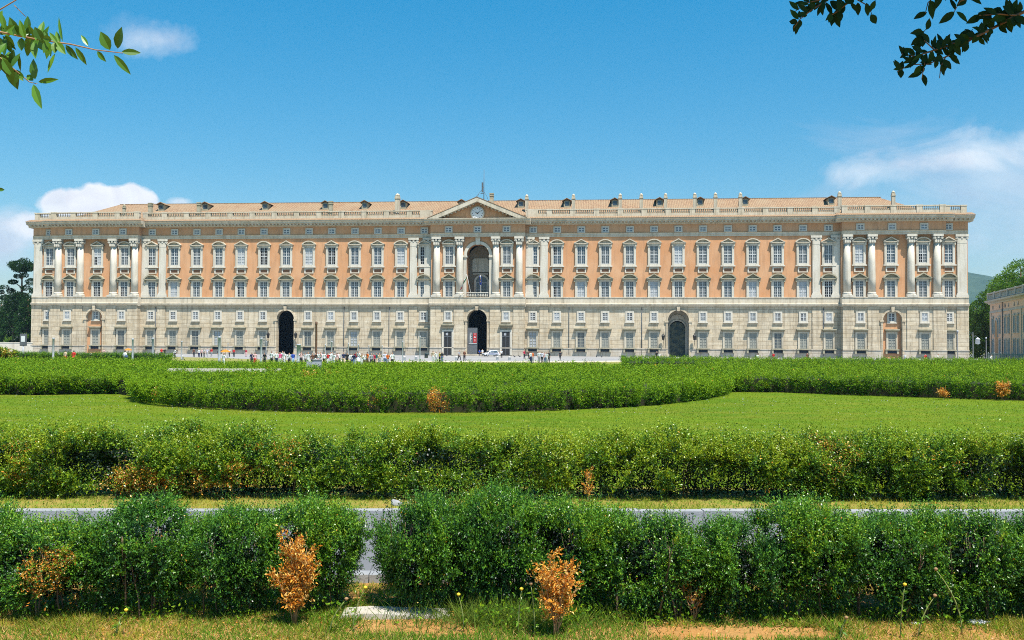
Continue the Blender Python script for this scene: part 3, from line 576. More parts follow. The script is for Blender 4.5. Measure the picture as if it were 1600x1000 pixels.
for i in range(37):
    t = -BAY[i] if i < 18 else (0 if i == 18 else BAY[36-i])
    t0, t1, yb, yu, ye, k = sec_at(t); tri = i % 2; right = i > 18
    o = link('attic_window', A_S, None, palace, (t, ye+.05, 0)); link('sash', A_C, None, o); link('pane', A_P[rw.choice(['glass', 'glass', 'glass_dim'])], None, o)
    if i != 18:
        if k in ('pavilion', 'centre'): tri = {-112: 1, -96.6: 1, 112: 1, 96.6: 1, 7.6: 1, -7.6: 1}.get(t, 0)
        o = link('second_floor_window', U_S, None, palace, (t, yu, 0)); link('hood', U_H[tri], None, o); link('sash', U_C, None, o)
        link('pane', U_P[rw.choice(['curtain', 'glass_dim', 'glass_dim', 'glass'] if right and t < 92 else ['glass', 'glass_dim', 'glass', 'glass_dim', 'curtain', 'open'])], None, o)
        link('panel_frame', U_F, None, o); link('panel', U_FP, None, o)
        if rw.random() < .22: link('open_casement', half(2.06, 23.95+rw.choice([0, 2.3]), rw.choice([26.2, 28.4])).mesh('open_casement', MAT['open']), None, o)
        o = link('main_floor_window', L_S, None, palace, (t, yu, 0)); link('hood', L_H[1-tri], None, o); link('sash', L_C, None, o)
        link('pane', L_P[rw.choice(['glass', 'glass', 'glass_dim', 'glass_dim', 'curtain', 'open'])], None, o)
        if rw.random() < .25: link('open_casement', half(1.96, 15.4, 18.1).mesh('open_casement', MAT['open']), None, o)
    if any(abs(t-a[0]) < .5 for a in ARCH): continue
    yg = -1.5 if any(abs(t-a[0]) < .5 for a in NICHE) else yb
    o = link('mezzanine_window', Z_S, None, palace, (t, yg, 0)); link('sash', Z_C, None, o); link('pane', Z_P[rw.choice(['glass', 'open', 'glass', 'curtain', 'glass_dim'])], None, o)
    if k == 'centre':
        m = MB(); m.box(-1.55, -1.05, -.3, 0, .2, 6.7).box(1.05, 1.55, -.3, 0, .2, 6.7).box(-1.05, 1.05, -.3, 0, 6.3, 6.7); o = link('doorway', m.mesh('doorway', MAT['white']), None, palace, (t, yb, 0))
        link('lintel', G_H, None, o, (0, 0, .9)); m = MB(); m.box(-1.05, 1.05, -.22, -.1, .2, 6.3); d = m.obj('door', MAT['iron'], o)
        m = MB(); m.box(-.06, .06, -.28, -.2, .2, 6.3).box(-1.0, -.9, -.27, -.2, .2, 6.3).box(.9, 1.0, -.27, -.2, .2, 6.3).box(-.9, .9, -.27, -.2, 4.9, 5.05); m.obj('door_frame', MAT['steel_dark'], d)
        m = MB(); m.box(-.5, .1, -.3, -.23, 5.3, 5.9); m.obj('door_plate', MAT['greymetal'], d)
    else:
        o = link('ground_floor_window', G_S, None, palace, (t, yg, 0)); link('lintel', G_H, None, o); link('sill', G_L, None, o, (0, -.3 if yg == yb else 0, 0)); link('basement_opening', G_B, None, o, (0, -.02, 0))
        link('sash', G_C, None, o); link('pane', G_P[rw.choice(['grate', 'grate', 'grate', 'glass_dim', 'curtain'])], None, o)
# wall lanterns beside the portals
m = MB(); m.tube([(0, 0, 2.6), (.15, -.9, 3.6), (.1, -1.1, 4.3)], .05); LB = m.mesh('bracket', MAT['iron'])
m = MB(); m.lathe([(.12, 4.3), (.3, 4.45), (.42, 5.3), (.5, 5.35), (.3, 5.7), (.08, 5.85), (.04, 6.1)], .1, -1.1, 6, sm=False); LL = m.mesh('wall_lantern', MAT['iron'])
for t in (-56.2, -48.7, 47.8, 55.7): o = link('wall_lantern', LL, None, palace, (t, -.4, 0)); link('bracket', LB, None, o)
for t in (-86.3-1.6, -38.9+3.1, -23.6, 23.8, 42.5, 88.0): MB().tube([(t, -.55, .5), (t, -.55, 12.7)], .09, 6).obj('downpipe', MAT['steel_dark'], palace)

# ================================================================== things on the palace front
def pal(t, y, z): v = palace.matrix_basis if False else Matrix.LocRotScale(Vector(PC), Matrix.Rotation(-math.radians(5.67), 3, 'Z'), None) @ Vector((t, y, z)); return v
PRZ = -math.radians(5.67)
def cloth_grid(fn, nu, nv, mis, name, mats, parent):
    b = MB()
    for k in range(mis):
        v = []; fs = []; n = nu//mis
        for i in range(n+1):
            for j in range(nv+1): v.append(fn((k*n+i)/nu, j/nv))
        for i in range(n):
            for j in range(nv): fs.append((i*(nv+1)+j, (i+1)*(nv+1)+j, (i+1)*(nv+1)+j+1, i*(nv+1)+j+1))
        b.add(v, fs, k, True)
    o = b.obj(name, mats, parent); md = o.modifiers.new('thickness', 'SOLIDIFY'); md.thickness = .02; return o
p = pal(-1.6, -1.9, 16.4)
f1 = tag(empty('flag', p, PRZ), 'green, white and red striped flag drooping from a slanted pole on the balcony', 'flag')
b = MB(); b.tube([(0, .2, -.6), (-.9, -2.2, 4.6)], .07); b.obj('pole', MAT['white_cloth'], f1)
def fl(u, v):   # u along the stripes' order, v along the height
    return (-.75-.95*v-1.05*u+.12*math.sin(7*u+4*v), -2.1+.25*math.sin(6*u+3*v)+.5*v, 4.5-2.3*v-1.9*u+.1*math.sin(9*u))
cloth_grid(fl, 12, 8, 3, 'cloth', [MAT['green_cloth'], MAT['white_cloth'], MAT['red']], f1)
p = pal(.9, -1.9, 16.4)
f2 = tag(empty('flag', p, PRZ), 'blue flag with a ring of yellow stars hanging on the balcony', 'flag')
b = MB(); b.tube([(0, .2, -.6), (.1, -1.9, 4.4)], .07); b.obj('pole', MAT['white_cloth'], f2)
cl = cloth_grid(lambda u, v: (.1-.25+.55*u, -1.85+.2*math.sin(5*u+2*v)+.3*v, 4.2-2.2*v-.15*u), 10, 8, 1, 'cloth', [MAT['blue_cloth']], f2)
b = MB()
for k in range(12):
    a = k*PI/6; u, v = .5+.26*math.cos(a), .45+.2*math.sin(a); P = (.1-.25+.55*u, -1.93+.2*math.sin(5*u+2*v)+  .3*v, 4.2-2.2*v-.15*u)
    b.xz([(P[0]+(.07 if q % 2 == 0 else .03)*math.sin(q*PI/5), P[2]+(.07 if q % 2 == 0 else .03)*math.cos(q*PI/5)) for q in range(10)], P[1]-.02, P[1])
b.obj('star', MAT['yellow'], cl)
bp = tag(empty('exhibition_panel', pal(-1.25, -1.2, .4), PRZ), 'tall grey panel with a red poster standing in the central portal', 'panel')
b = MB(); b.box(-1.35, 1.25, -.12, .12, 0, 6.9); b.box(-1.35, 1.25, -.16, -.121, 2.6, 2.75); b.obj('board', MAT['steel_dark'], bp)
b = MB(); b.box(.2, 1.05, -.18, -.122, 3.0, 5.5); po = b.obj('poster', MAT['red'], bp)
b = MB()
for z, w in ((5.2, .45), (4.6, .3), (4.3, .5), (3.7, .25), (3.4, .4)): b.box(.6-w/2, .6+w/2, -.2, -.181, z, z+.13)
b.obj('poster_mark', MAT['white_cloth'], po)
b = MB()
for k in range(9): z = 3.1+k*.29; b.box(-.75, -.75+[.5, .34, .44, .55, .3][k % 5], -.15, -.122, z, z+.15)
b.box(-.95, 1.1, -.16, -.122, 2.7-.001, 2.84); b.obj('lettering', MAT['white_cloth'], bp)

# ================================================================== ground, paving, paths
def sheet(name, pts, z, m, kind='structure', label=None):
    me = bpy.data.meshes.new(name); me.from_pydata([(x, y, z) for x, y in pts], [], [tuple(range(len(pts)))]); me.materials.append(m)
    return tag(link(name, me), label, None, None, kind)
def G2(px, py): q = gp(px, py); return (q[0], q[1])
sheet('ground', [(-4200, -60), (4200, -60), (4200, 4500), (-4200, 4500)], 0, MAT['field'])
sheet('lawn', [(-95, 15.9), (95, 15.9), (130, 150), (-120, 150)], .004, MAT['lawn'])
fore = [(-260, 205), (-80, 205)] + [G2(x, y) for x, y in ((330, 559), (420, 562), (560, 565), (640, 566), (900, 566), (1000, 564), (1150, 565), (1400, 568), (1590, 570))] + [(135, 130), (300, 130), (300, 420), (-260, 420)]
sheet('forecourt', fore, .012, MAT['paving'])
fr = [G2(x, y) for x, y in ((470, 563.6), (560, 565.2), (640, 566.1), (900, 566.3), (990, 565))]
sheet('gravel_path', fr + [(x, y+11) for x, y in fr[::-1]], .02, MAT['sand'])
sheet('soil', [(-14, -6), (14, -6), (14, 11.3), (-14, 10.9)], .006, MAT['soil'])
sheet('verge', [(-22, 14.9), (22, 15.2), (24, 18.4), (-24, 18.4)], .010, ground_mat('verge_earth', (.30, .23, .06), (.18, .24, .03), (.40, .23, .08), (.26, .30, .05), 1.2, 5, 30))
# asphalt path between two kerbs; slightly skewed like in the photograph
def kline(px0, py0, px1, py1): a, c = gp(px0, py0), gp(px1, py1); return np.array(a[:2]), np.array(c[:2])
fa, fb = kline(0, 811, 1600, 812); na, nb = np.array([-9., 11.0]), np.array([9., 11.3])
ext = lambda a, c, k: a+(c-a)*k
path = [ext(na, nb, -1), ext(na, nb, 2), ext(fa, fb, 2), ext(fa, fb, -1)]
sheet('asphalt_path', [tuple(p_) for p_ in path], .018, MAT['asphalt'])
def kerb(name, a, c, w, h):
    d = (c-a)/np.linalg.norm(c-a); n = np.array([-d[1], d[0]]); L = np.linalg.norm(c-a); b = MB(); x = -L*.7
    while x < L*1.7:
        l = 1.0; p0 = a+d*(x+.006); p1 = a+d*(x+l-.006); j = random.uniform(-.004, .004)
        q = [p0+n*j, p1+n*j, p1+n*(w+j), p0+n*(w+j)]
        b.add([(*v, -.02) for v in q]+[(*v, h+j) for v in q], [(4, 5, 6, 7), (0, 1, 5, 4), (1, 2, 6, 5), (2, 3, 7, 6), (3, 0, 4, 7)]); x += l
    return tag(b.obj(name, MAT['kerb']), None, None, None, 'structure')
kerb('kerb', fa, fb, .22, .13); kerb('kerb', na-np.array([0, .2]), nb-np.array([0, .2]), .2, .10)

# ================================================================== hedges and shrubs
def shrub(name, label, px, y, rx, ry, h, foliage, stems, group=None, rz=0, cat='shrub'):
    x = (px-800)/F*y*1.0
    o = tag(empty(name, (x, y, 0), rz), label, cat, group)
    link('foliage', foliage, None, o); link('stems', stems, None, o); return o
NF = [shrub_foliage('foliage', .78, .62, 1.0, 8200, .0285, b_*1.13, sd, orange=og, rag=1.45, hue=(.82, 1.0, 1.3)) for b_, sd, og in ((1.0, 1, ()), (.86, 2, ()), (1.08, 3, ()), (.9, 4, ()), (1.05, 6, ((.10, -.5, .55, .30, .45), (.2, -.5, .2, .2, .3))))]
NS_ = [stems_mesh('stems', .7, .55, 1.0, 11, MAT['bark']) for _ in range(3)]
near = [(-40, 9.80, .95, 'box shrub cut by the left edge of the frame in the front row', 0), (95, 9.75, 0.82, 'box shrub with a yellowing orange side, near the left end of the front row', 4),
        (228, 9.85, 1.0, 'dark box shrub just right of the yellowing one in the front row', 1), (368, 9.85, 0.9, 'box shrub directly left of the big orange dead bush in the front row', 3),
        (492, 10.00, .98, 'box shrub behind the orange dead bush, left side of the narrow gap', 0), (674, 9.95, 1.03, 'dense dark box shrub on the right side of the narrow gap', 1),
        (775, 10.10, 1.06, 'tallest dark box shrub of the front row, above the tall weeds', 3), (893, 10.00, .98, 'box shrub behind the smaller round orange dead bush', 0),
        (1012, 9.80, 0.92, 'box shrub right of the round orange dead bush, leaning stems bare at its foot', 2), (1135, 9.80, 0.86, 'box shrub with orange dead twigs at its foot in the front row', 1),
        (1255, 9.85, 1.02, 'bushy green box shrub above a strip of bare sand, right half', 0), (1385, 9.85, 0.88, 'box shrub with a dark hollow low in its face, right half', 3),
        (1500, 9.80, 0.97, 'box shrub with thin pale weed stalks rising through it, front row', 2), (1625, 9.85, 0.9, 'box shrub cut by the right edge of the frame in the front row', 1)]
for i, (px, y, h, lab, k) in enumerate(near):
    o = shrub('box_shrub', lab, px, y, .78, .62, h, NF[k], NS_[i % 3], 'box shrubs of the front row', 0 if k == 4 else random.uniform(-.4, .4)+(PI if i % 4 == 1 else 0))
    o.scale = ({492: .77, 674: .75}.get(px, random.uniform(.78, .88)), 1, h*1.05)
# long hedge beyond the path
def strip_foliage(name, path, hw, h, n, leaf, per, bright, seed, orange=(), rag=1., rc=.24):
    path = np.array(path, float); seg = np.linalg.norm(np.diff(path, axis=0), axis=1); cum = np.r_[0, np.cumsum(seg)]
    m = int(n*1.45); s = RNG.uniform(0, cum[-1], m); i = np.clip(np.searchsorted(cum, s)-1, 0, len(seg)-1); fr = (s-cum[i])/seg[i]
    P0 = path[i]+(path[i+1]-path[i])*fr[:, None]; T = (path[i+1]-path[i])/seg[i][:, None]; N = np.c_[T[:, 1], -T[:, 0]]
    a = RNG.uniform(-.40, 1.0, m)*PI; a = np.where(RNG.random(m) < .2, RNG.uniform(.2, .9, m)*PI, a)      # section angle, 0 = camera side
    p = 2.6; cx, cz = np.cos(a), np.sin(a); nr = (np.abs(cx)**p+np.abs(cz)**p)**(1/p); rho = 1-np.abs(RNG.normal(0, .12, m)); inn = RNG.random(m) < .16; rho[inn] = RNG.uniform(.35, .9, inn.sum())
    o2 = cx/nr*hw*rho; z = h*.5+cz/nr*h*.5*rho; o2 = o2*(.45+.55*np.clip(z/h*1.3, 0, 1)**.8)
    P = np.c_[P0+N*o2[:, None], z]; lump = 1+rag*(.12*vnoise(P, .75, seed)+.13*vnoise(P, 2.2, seed+1)+.10*vnoise(P, 5.0, seed+2))-.40*np.clip(vnoise(P, 1.7, seed+13)-.12, 0, 1)*(z < .8*h); P[:, 2] *= lump; P[:, :2] = P0+N*(o2*lump)[:, None]
    keep = (P[:, 2] > h*.1*(1+1.2*vnoise(P, 1.7, seed+9))) & (vnoise(P, 3.2, seed+5)+RNG.normal(0, .28, m) > -.45); P, a, N = P[keep][:n], a[keep][:n], N[keep][:n]
    g = vnoise(P, 1.9, seed+13)+.5*vnoise(P, 4.2, seed+14)+RNG.normal(0, .1, len(P)) > -.16; P, a, N = P[g], a[g], N[g]; nc = min(len(P), int(n*per/108*.8)); P, a, N = P[:nc], a[:nc], N[:nc]
    A = np.c_[N*np.cos(a)[:, None], np.sin(a)]*.75+np.array([0, 0, .65])+RNG.normal(0, .2, (nc, 3)); r = rc*RNG.uniform(.6, 1.3, nc); tip = (RNG.random(nc) < .22) & (np.sin(a) > .6); r[tip] *= 1.8
    P = P-unit(A)*(r*.55)[:, None]; P[:, 2] = np.maximum(P[:, 2], .04); LP, LD, LS, k, ci = clumps(P, A, r, 9, 12, leaf); ct = RNG.normal(0, .62, nc)[ci]
    t = 1.25+.95*k+.7*(LP[:, 2]/h-.5)+2.6*np.clip(vnoise(LP, .8, seed+60)-.35, 0, 1)+.55*vnoise(LP, .5, seed+21)+.3*vnoise(LP, 1.6, seed+2)+ct+RNG.normal(0, .42, len(LP)); col = tints(np.minimum(t*bright, 3.6)); hit = RNG.random(len(LP)) < .005  # lower leaves get a darker tint, imitating shade at the hedge foot
    for (x, y, zz, r, pr) in orange: hit |= (np.linalg.norm((LP-np.array([x, y, zz]))*np.array([1, .5, .8]), axis=1) < r*(1+.6*vnoise(LP, 3., 4))) & (RNG.random(len(LP)) < pr)
    hit |= (vnoise(LP, 1.1, seed+40)+.5*vnoise(LP, 4, seed+41) > .8) & (RNG.random(len(LP)) < .22)
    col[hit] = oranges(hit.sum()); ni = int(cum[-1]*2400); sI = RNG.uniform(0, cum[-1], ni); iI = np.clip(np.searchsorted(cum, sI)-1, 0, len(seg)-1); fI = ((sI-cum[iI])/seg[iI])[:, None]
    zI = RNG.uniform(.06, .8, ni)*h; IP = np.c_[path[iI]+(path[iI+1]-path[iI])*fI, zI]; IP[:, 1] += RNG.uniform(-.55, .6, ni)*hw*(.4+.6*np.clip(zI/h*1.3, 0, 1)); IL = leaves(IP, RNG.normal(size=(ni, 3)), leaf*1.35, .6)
    return quads(name, np.concatenate([leaves(LP, LD, LS), IL]), np.concatenate([col, tints(RNG.uniform(-.5, .3, ni))*.6]), MAT['leaf'])  # filling leaves carry a near-black tint as painted inner shade
def X(px, y): return (px-800)/F*y
og = [(X(px, 17.0), 16.9, z, r, p_) for px, z, r, p_ in ((240, .3, .34, .5), (300, .15, .42, .35), (372, .2, .40, .35), (425, .3, .3, .2), (330, .25, .25, .3), (185, .4, .25, .3), (45, .6, .3, .2), (450, .6, .3, .16), (1300, .7, .3, .12))]
mh = tag(empty('hedge', (0, 0, 0)), 'long ragged hedge with rusty patches, beyond the narrow asphalt path', 'hedge')
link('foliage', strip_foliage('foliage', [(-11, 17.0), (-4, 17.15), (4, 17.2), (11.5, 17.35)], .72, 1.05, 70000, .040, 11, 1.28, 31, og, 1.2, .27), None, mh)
b = MB()
for i in range(150):
    x = random.uniform(-10.5, 10.8); y = 17.45+.02*x+random.uniform(-.45, .3); a = random.uniform(0, 2*PI); q = random.uniform(.1, .3)
    b.tube([(x, y, 0), (x+q*.5*math.cos(a), y+q*.5*math.sin(a), .4), (x+q*math.cos(a), y+q*math.sin(a), .85)], [.016, .011, .005], 4)
b.obj('stems', MAT['bark'], mh)

# planted beds seen from above: leaf spread over a polygon, finer close by
def inside(P, poly):
    x, y = P[:, 0], P[:, 1]; r = np.zeros(len(P), bool); n = len(poly)
    for i in range(n):
        x0, y0 = poly[i]; x1, y1 = poly[(i+1) % n]
        c = ((y0 > y) != (y1 > y)) & (x < (x1-x0)*(y-y0)/(y1-y0+1e-12)+x0); r ^= c
    return r
def edge_dist(P, poly):
    d = np.full(len(P), 1e9); n = len(poly)
    for i in range(n):
        a, c = np.array(poly[i]), np.array(poly[(i+1) % n]); ab = c-a; t = np.clip(((P-a)@ab)/(ab@ab), 0, 1); d = np.minimum(d, np.linalg.norm(P-a-t[:, None]*ab, axis=1))
    return d
def bed(name, label, poly, h, n, nedge, leaf0, y0, bright, seed, orange=(), cat='hedge', edges=None, rag=1.5):
    o = tag(empty(name, (0, 0, 0)), label, cat); poly = [tuple(map(float, q)) for q in poly]; P_ = np.array(poly)
    lo, hi = P_.min(0), P_.max(0); pts = []; tot = 0
    while tot < n:
        m = n*3; v = RNG.random(m); yv = 1/(1/lo[1]+(1/hi[1]-1/lo[1])*v)                # density falls with distance squared
        q = np.c_[RNG.uniform(lo[0], hi[0], m), yv]; q = q[inside(q, poly)]; q = q[np.abs(q[:, 0]) < q[:, 1]*.56+3]; pts.append(q); tot += len(q)
        if len(q) < 10: break
    Q = np.concatenate(pts)[:n]; Q3 = np.c_[Q, np.zeros(len(Q))]
    H = h*(1+rag*(.09*vnoise(Q3, .45, seed)+.12*vnoise(Q3, 1.3, seed+1)+.10*vnoise(Q3, 3., seed+2)))*np.clip(.55+edge_dist(Q, poly)/.55, 0, 1)
    B = np.c_[Q, H-np.abs(RNG.normal(0, .07, len(Q)))]; AX = np.c_[RNG.normal(0, .45, (len(Q), 2)), np.full(len(Q), .9)]
    # the sides
    E = []; A2 = []; k = len(poly); es = edges if edges is not None else range(k); L = [np.linalg.norm(P_[(i+1) % k]-P_[i]) for i in es]
    for i, l in zip(es, L):
        ne = int(nedge*l/sum(L)); a, c = P_[i], P_[(i+1) % k]; t = RNG.random(ne); d = (c-a)/l; nn = np.array([d[1], -d[0]])
        z = RNG.uniform(.05, 1., ne)**.8*h; q = a+(c-a)*t[:, None]; q3 = np.c_[q, z]
        off = .28*vnoise(q3, .9, seed+5)+.16*vnoise(q3, 2.6, seed+6)-np.abs(RNG.normal(0, .12, ne))-.25*np.clip(z/h-.75, 0, 1)*2+.08-.42*np.clip(1-z/h*1.25, 0, 1)
        z = z*(1+.08*vnoise(q3, .6, seed+7)); ok = vnoise(q3, 3.1, seed+8)+RNG.normal(0, .3, ne) > -.5
        E.append(np.c_[q+nn*off[:, None], z][ok]); A2.append((np.r_[nn*.7, .7]+RNG.normal(0, .45, (ne, 3)))[ok])
    B = np.concatenate([B]+E); AX = np.concatenate([AX]+A2); sel = RNG.permutation(len(B))[:len(B)//7]; B, AX = B[sel], AX[sel]; lf = leaf0*B[:, 1]/y0; r = lf*3.9*RNG.uniform(.7, 1.35, len(B))
    LP, LD, LS, kk, ci = clumps(B-unit(AX)*(r*.5)[:, None], AX, r, 6, 7, 1., .6); LS = LS*lf[ci]; ct = RNG.normal(0, .42, len(B))[ci]
    t = 1.5+1.0*kk+.8*np.clip(LP[:, 2]/h-.95, -.8, .15)+.5*vnoise(LP, .18, seed+21)+.35*vnoise(LP, .9, seed+22)+1.0*ct+RNG.normal(0, .28, len(LP)); col = tints(np.minimum(t*bright, 2.95)); hit = RNG.random(len(LP)) < .003  # leaves below the top tinted darker, so side faces look shaded
    for (x, y, zz, r, pr) in orange: hit |= (np.linalg.norm((LP-np.array([x, y, zz]))*np.array([1, .4, .7]), axis=1) < r*(1+.6*vnoise(LP, 2., 4))) & (RNG.random(len(LP)) < pr)
    col[hit] = oranges(hit.sum())
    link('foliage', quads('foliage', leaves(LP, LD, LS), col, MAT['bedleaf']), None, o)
    c0 = P_.mean(0); ins = [tuple(q-(np.array(0.) if False else 0)) for q in P_]
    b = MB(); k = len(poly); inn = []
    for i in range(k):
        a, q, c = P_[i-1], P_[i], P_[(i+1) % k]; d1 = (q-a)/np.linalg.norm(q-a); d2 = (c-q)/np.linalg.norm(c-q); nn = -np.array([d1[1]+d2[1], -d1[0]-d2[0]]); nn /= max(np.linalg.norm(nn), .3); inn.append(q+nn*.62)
    b.add([(*q, .0) for q in inn]+[(*q, h*.80) for q in inn], [tuple(range(k, 2*k))]+[(i, (i+1) % k, (i+1) % k+k, i+k) for i in range(k)]); b.obj('dark_core', MAT['twigs'], o)  # solid dark core added to block the view through the bed
    return o
def pp(*l): return [G2(x, y) for x, y in l]
front = pp((195, 621), (215, 629), (255, 636), (400, 643), (550, 646), (700, 646), (850, 643), (1000, 637), (1095, 627), (1142, 617), (1157, 606))
bedA = front + [(17.5, 72), (24, 86), (-20, 86), (-46, 84), (-40, 70), (-27, 58)]
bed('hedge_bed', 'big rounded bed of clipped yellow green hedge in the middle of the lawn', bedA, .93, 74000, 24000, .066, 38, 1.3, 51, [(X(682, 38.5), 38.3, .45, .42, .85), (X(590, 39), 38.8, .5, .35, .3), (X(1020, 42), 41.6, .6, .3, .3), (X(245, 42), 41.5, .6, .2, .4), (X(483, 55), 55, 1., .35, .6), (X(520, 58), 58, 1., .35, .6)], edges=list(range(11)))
bedB = pp((-60, 617), (60, 618), (192, 616)) + [(-22.5, 57), (-40, 75), (-75, 75)]
bed('hedge_bed', 'hedge bed left of the big rounded bed, cut by the left edge', bedB, .98, 12000, 7000, .075, 50, 1.3, 61, [(X(60, 51), 50.5, .5, .3, .3)], edges=[0, 1, 2])
bedC = [(-68, 78), (-40.2, 78), (-34, 87.5), (-34, 100), (-110, 100)]
bed('hedge_bed', 'darker hedge bed far left behind the first ones, below the seated women', bedC, .95, 11000, 5000, .10, 75, 1.15, 71, edges=[0, 1])
bedD = pp((1150, 613), (1230, 614), (1300, 617), (1450, 622), (1640, 628)) + [(60, 70), (64, 99), (18, 99), (20, 80)]
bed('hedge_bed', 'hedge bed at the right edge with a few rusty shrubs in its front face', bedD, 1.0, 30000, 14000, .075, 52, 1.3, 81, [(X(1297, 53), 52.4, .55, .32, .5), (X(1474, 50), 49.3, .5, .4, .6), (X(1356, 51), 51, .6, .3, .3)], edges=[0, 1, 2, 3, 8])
bedE = [(11.8, 101), (70, 101), (90, 128), (14.8, 128)]
bed('hedge_bed', 'dark green rear hedge running right in front of the palace forecourt', bedE, 1.2, 12000, 5000, .11, 100, 1.15, 91, edges=[0, 3], rag=.6)
bedF = [(-82, 152), (-56, 150), (-55, 157), (-82, 160)]
bed('hedge_bed', 'low dark hedge in front of the left pavilion, beyond the women', bedF, 1.0, 3600, 3600, .13, 150, .85, 101, edges=[0, 1], rag=.6)
bw = tag(empty('bush', (X(5, 100), 99, 0)), 'olive brown bush at the far left edge in front of the white wall', 'bush')
link('foliage', shrub_foliage('foliage', 2.6, 2.0, 2.0, 2600, .16, 1.25, 7, orange=((-1., -1, 1.6, 1.6, .22), (1.2, -1, 1.4, 1.0, .25))), None, bw); link('stems', stems_mesh('stems', 2.6, 1.6, 2.4, 8, MAT['bark'], .05), None, bw)

# dead orange shrubs, each a plant of its own
def dead(name, label, px, y, rx, h, n, leaf, seed, zlow=.2, cat='dead shrub', green=0.):
    o = tag(empty(name, (X(px, y), y, 0)), label, cat, 'dead orange shrubs'); m = int(n*2)
    b = MB(); tips = []
    rr = random.Random(seed)
    for i in range(11 if n > 200 else 5):
        a = rr.uniform(0, 2*PI); sp = rr.uniform(.1, 1.)*rx*.8; top = h*rr.uniform(.6, 1.)*(1-.25*sp/rx)
        c = [(rr.uniform(-.02, .02), rr.uniform(-.02, .02), 0)] + [(sp*q**1.3*math.cos(a)+rr.uniform(-.015, .015), sp*q**1.3*math.sin(a)*.7, top*q) for q in (.3, .6, 1.)]
        b.tube(c, [.008, .006, .004, .002], 5)
        for q in np.linspace(.3, 1., 9):
            j = min(int(q*3), 2); f = q*3-j; A, B_ = Vector(c[j]), Vector(c[j+1]) if j+1 < len(c) else Vector(c[-1]); p0 = A.lerp(B_, min(f, 1))
            a2 = rr.uniform(0, 2*PI); l = rr.uniform(.25, .6)*rx*(1.15-q*.55); p1 = p0+Vector((math.cos(a2)*l*.75, math.sin(a2)*l*.5, l*.75)); b.tube([p0, p1], [.004, .0015], 4); tips.append((p0, p1))
    b.obj('stems', MAT['drybark'], o)
    T0 = np.array([t[0] for t in tips]); T1 = np.array([t[1] for t in tips]); i = RNG.integers(0, len(tips), n); f = RNG.uniform(.1, 1.05, n)[:, None]
    P = T0[i]*(1-f)+T1[i]*f+RNG.normal(0, .022*h, (n, 3)); keep = P[:, 2] > zlow*h*(1+.5*RNG.normal(size=n)); P, i = P[keep], i[keep]; ax = unit(T1[i]-T0[i])+RNG.normal(0, .4, (len(P), 3))
    LP, LD, LS, k = sprigs(P, ax, 7, leaf*3, leaf*1.25, .45); col = oranges(len(LP)); g = RNG.random(len(LP)) < green; col[g] = tints(RNG.uniform(2, 4, g.sum()))
    link('foliage', quads('foliage', leaves(LP, LD, LS, .42, .3), col, MAT['bedleaf']), None, o)
dead('dead_shrub', 'large dead orange bush left of the narrow gap in the front row', 465, 9.28, .29, .95, 820, .028, 3, .08)
dead('dead_shrub', 'round dead orange bush on thin bare stems, right of the tall weeds', 870, 8.95, .25, .80, 620, .026, 5, .36)
dead('dead_shrub', 'sprawling dead orange twigs at the foot of the front row, right of centre', 1085, 9.5, .22, .45, 46, .022, 12, .3)
dead('dead_shrub', 'orange red dead bush in the long hedge beyond the path', 255, 17.0, .26, .6, 300, .034, 17, .2)
dead('dead_shrub', 'thin tan dead sapling in front of the long hedge, centre', 920, 16.5, .10, .7, 60, .028, 19, .05)
dead('dead_shrub', 'yellow orange dead bush at the front foot of the big rounded bed', 682, 38.8, .30, .7, 90, .07, 21, .1, green=.2)
dead('dead_shrub', 'bright orange dead shrub in the right hand bed near the frame edge', 1565, 49.6, .30, 1.05, 170, .08, 23, .05)
dead('dead_shrub', 'small orange dead shrub in the right hand bed, left of the brighter one', 1475, 50.1, .22, .6, 60, .07, 25, .05)
# grass and weeds
def blades(name, Q, hgt, wid, col, lean=.45, label=None):
    n = len(Q); d = np.c_[RNG.normal(0, lean, (n, 2)), np.ones(n)]; d = unit(d); r = unit(np.c_[RNG.normal(size=(n, 2)), np.zeros(n)]); hgt = hgt[:, None]; wid = np.broadcast_to(wid, (n,))[:, None]
    bend = np.c_[d[:, :2], -.35*np.ones(n)]
    V = np.empty((n, 4, 3)); V[:, 0] = Q-r*wid*.5; V[:, 1] = Q+r*wid*.5; V[:, 2] = Q+d*hgt+bend*hgt*.3; V[:, 3] = Q*.45+V[:, 2]*.55-r*wid*.35
    me = quads(name, V, col, MAT['blade']); return tag(link(name, me), label, None, None, 'stuff')
n = 130000; Q = np.c_[RNG.uniform(-6.5, 6.5, n), RNG.uniform(8.2, 10.9, n), np.zeros(n)]
dens = .95+.45*vnoise(Q, .9, 5)+.5*vnoise(Q, 3.2, 6)-.25*(Q[:, 1] > 10.0)
sandp = ((Q[:, 0] > 1.3) & (Q[:, 0] < 3.0) & (Q[:, 1] < 9.3) & (Q[:, 1] > 8.95)) | ((np.abs(Q[:, 0]+.88) < .66+.2*vnoise(Q, 2., 61)) & (np.abs(Q[:, 1]-9.42) < .40)); Q = Q[(RNG.random(n) < dens) & ~(sandp & (RNG.random(n) < .92))]
gm = vnoise(Q, 1.4, 9)[:, None]*.55+.16+RNG.normal(0, .22, (len(Q), 1)); gm = np.clip(gm, 0, 1)
col = np.array([(.40, .33, .045)])*gm+np.array([(.10, .22, .018)])*(1-gm); dry = RNG.random(len(Q)) < .12; col[dry] = (.55, .40, .15)
blades('grass', Q, RNG.uniform(.03, .085, len(Q))*(1+1.3*np.clip(vnoise(Q, 1.1, 12), 0, 1)), .0105, col, .6, 'dry green and yellow grass growing in the foreground soil')
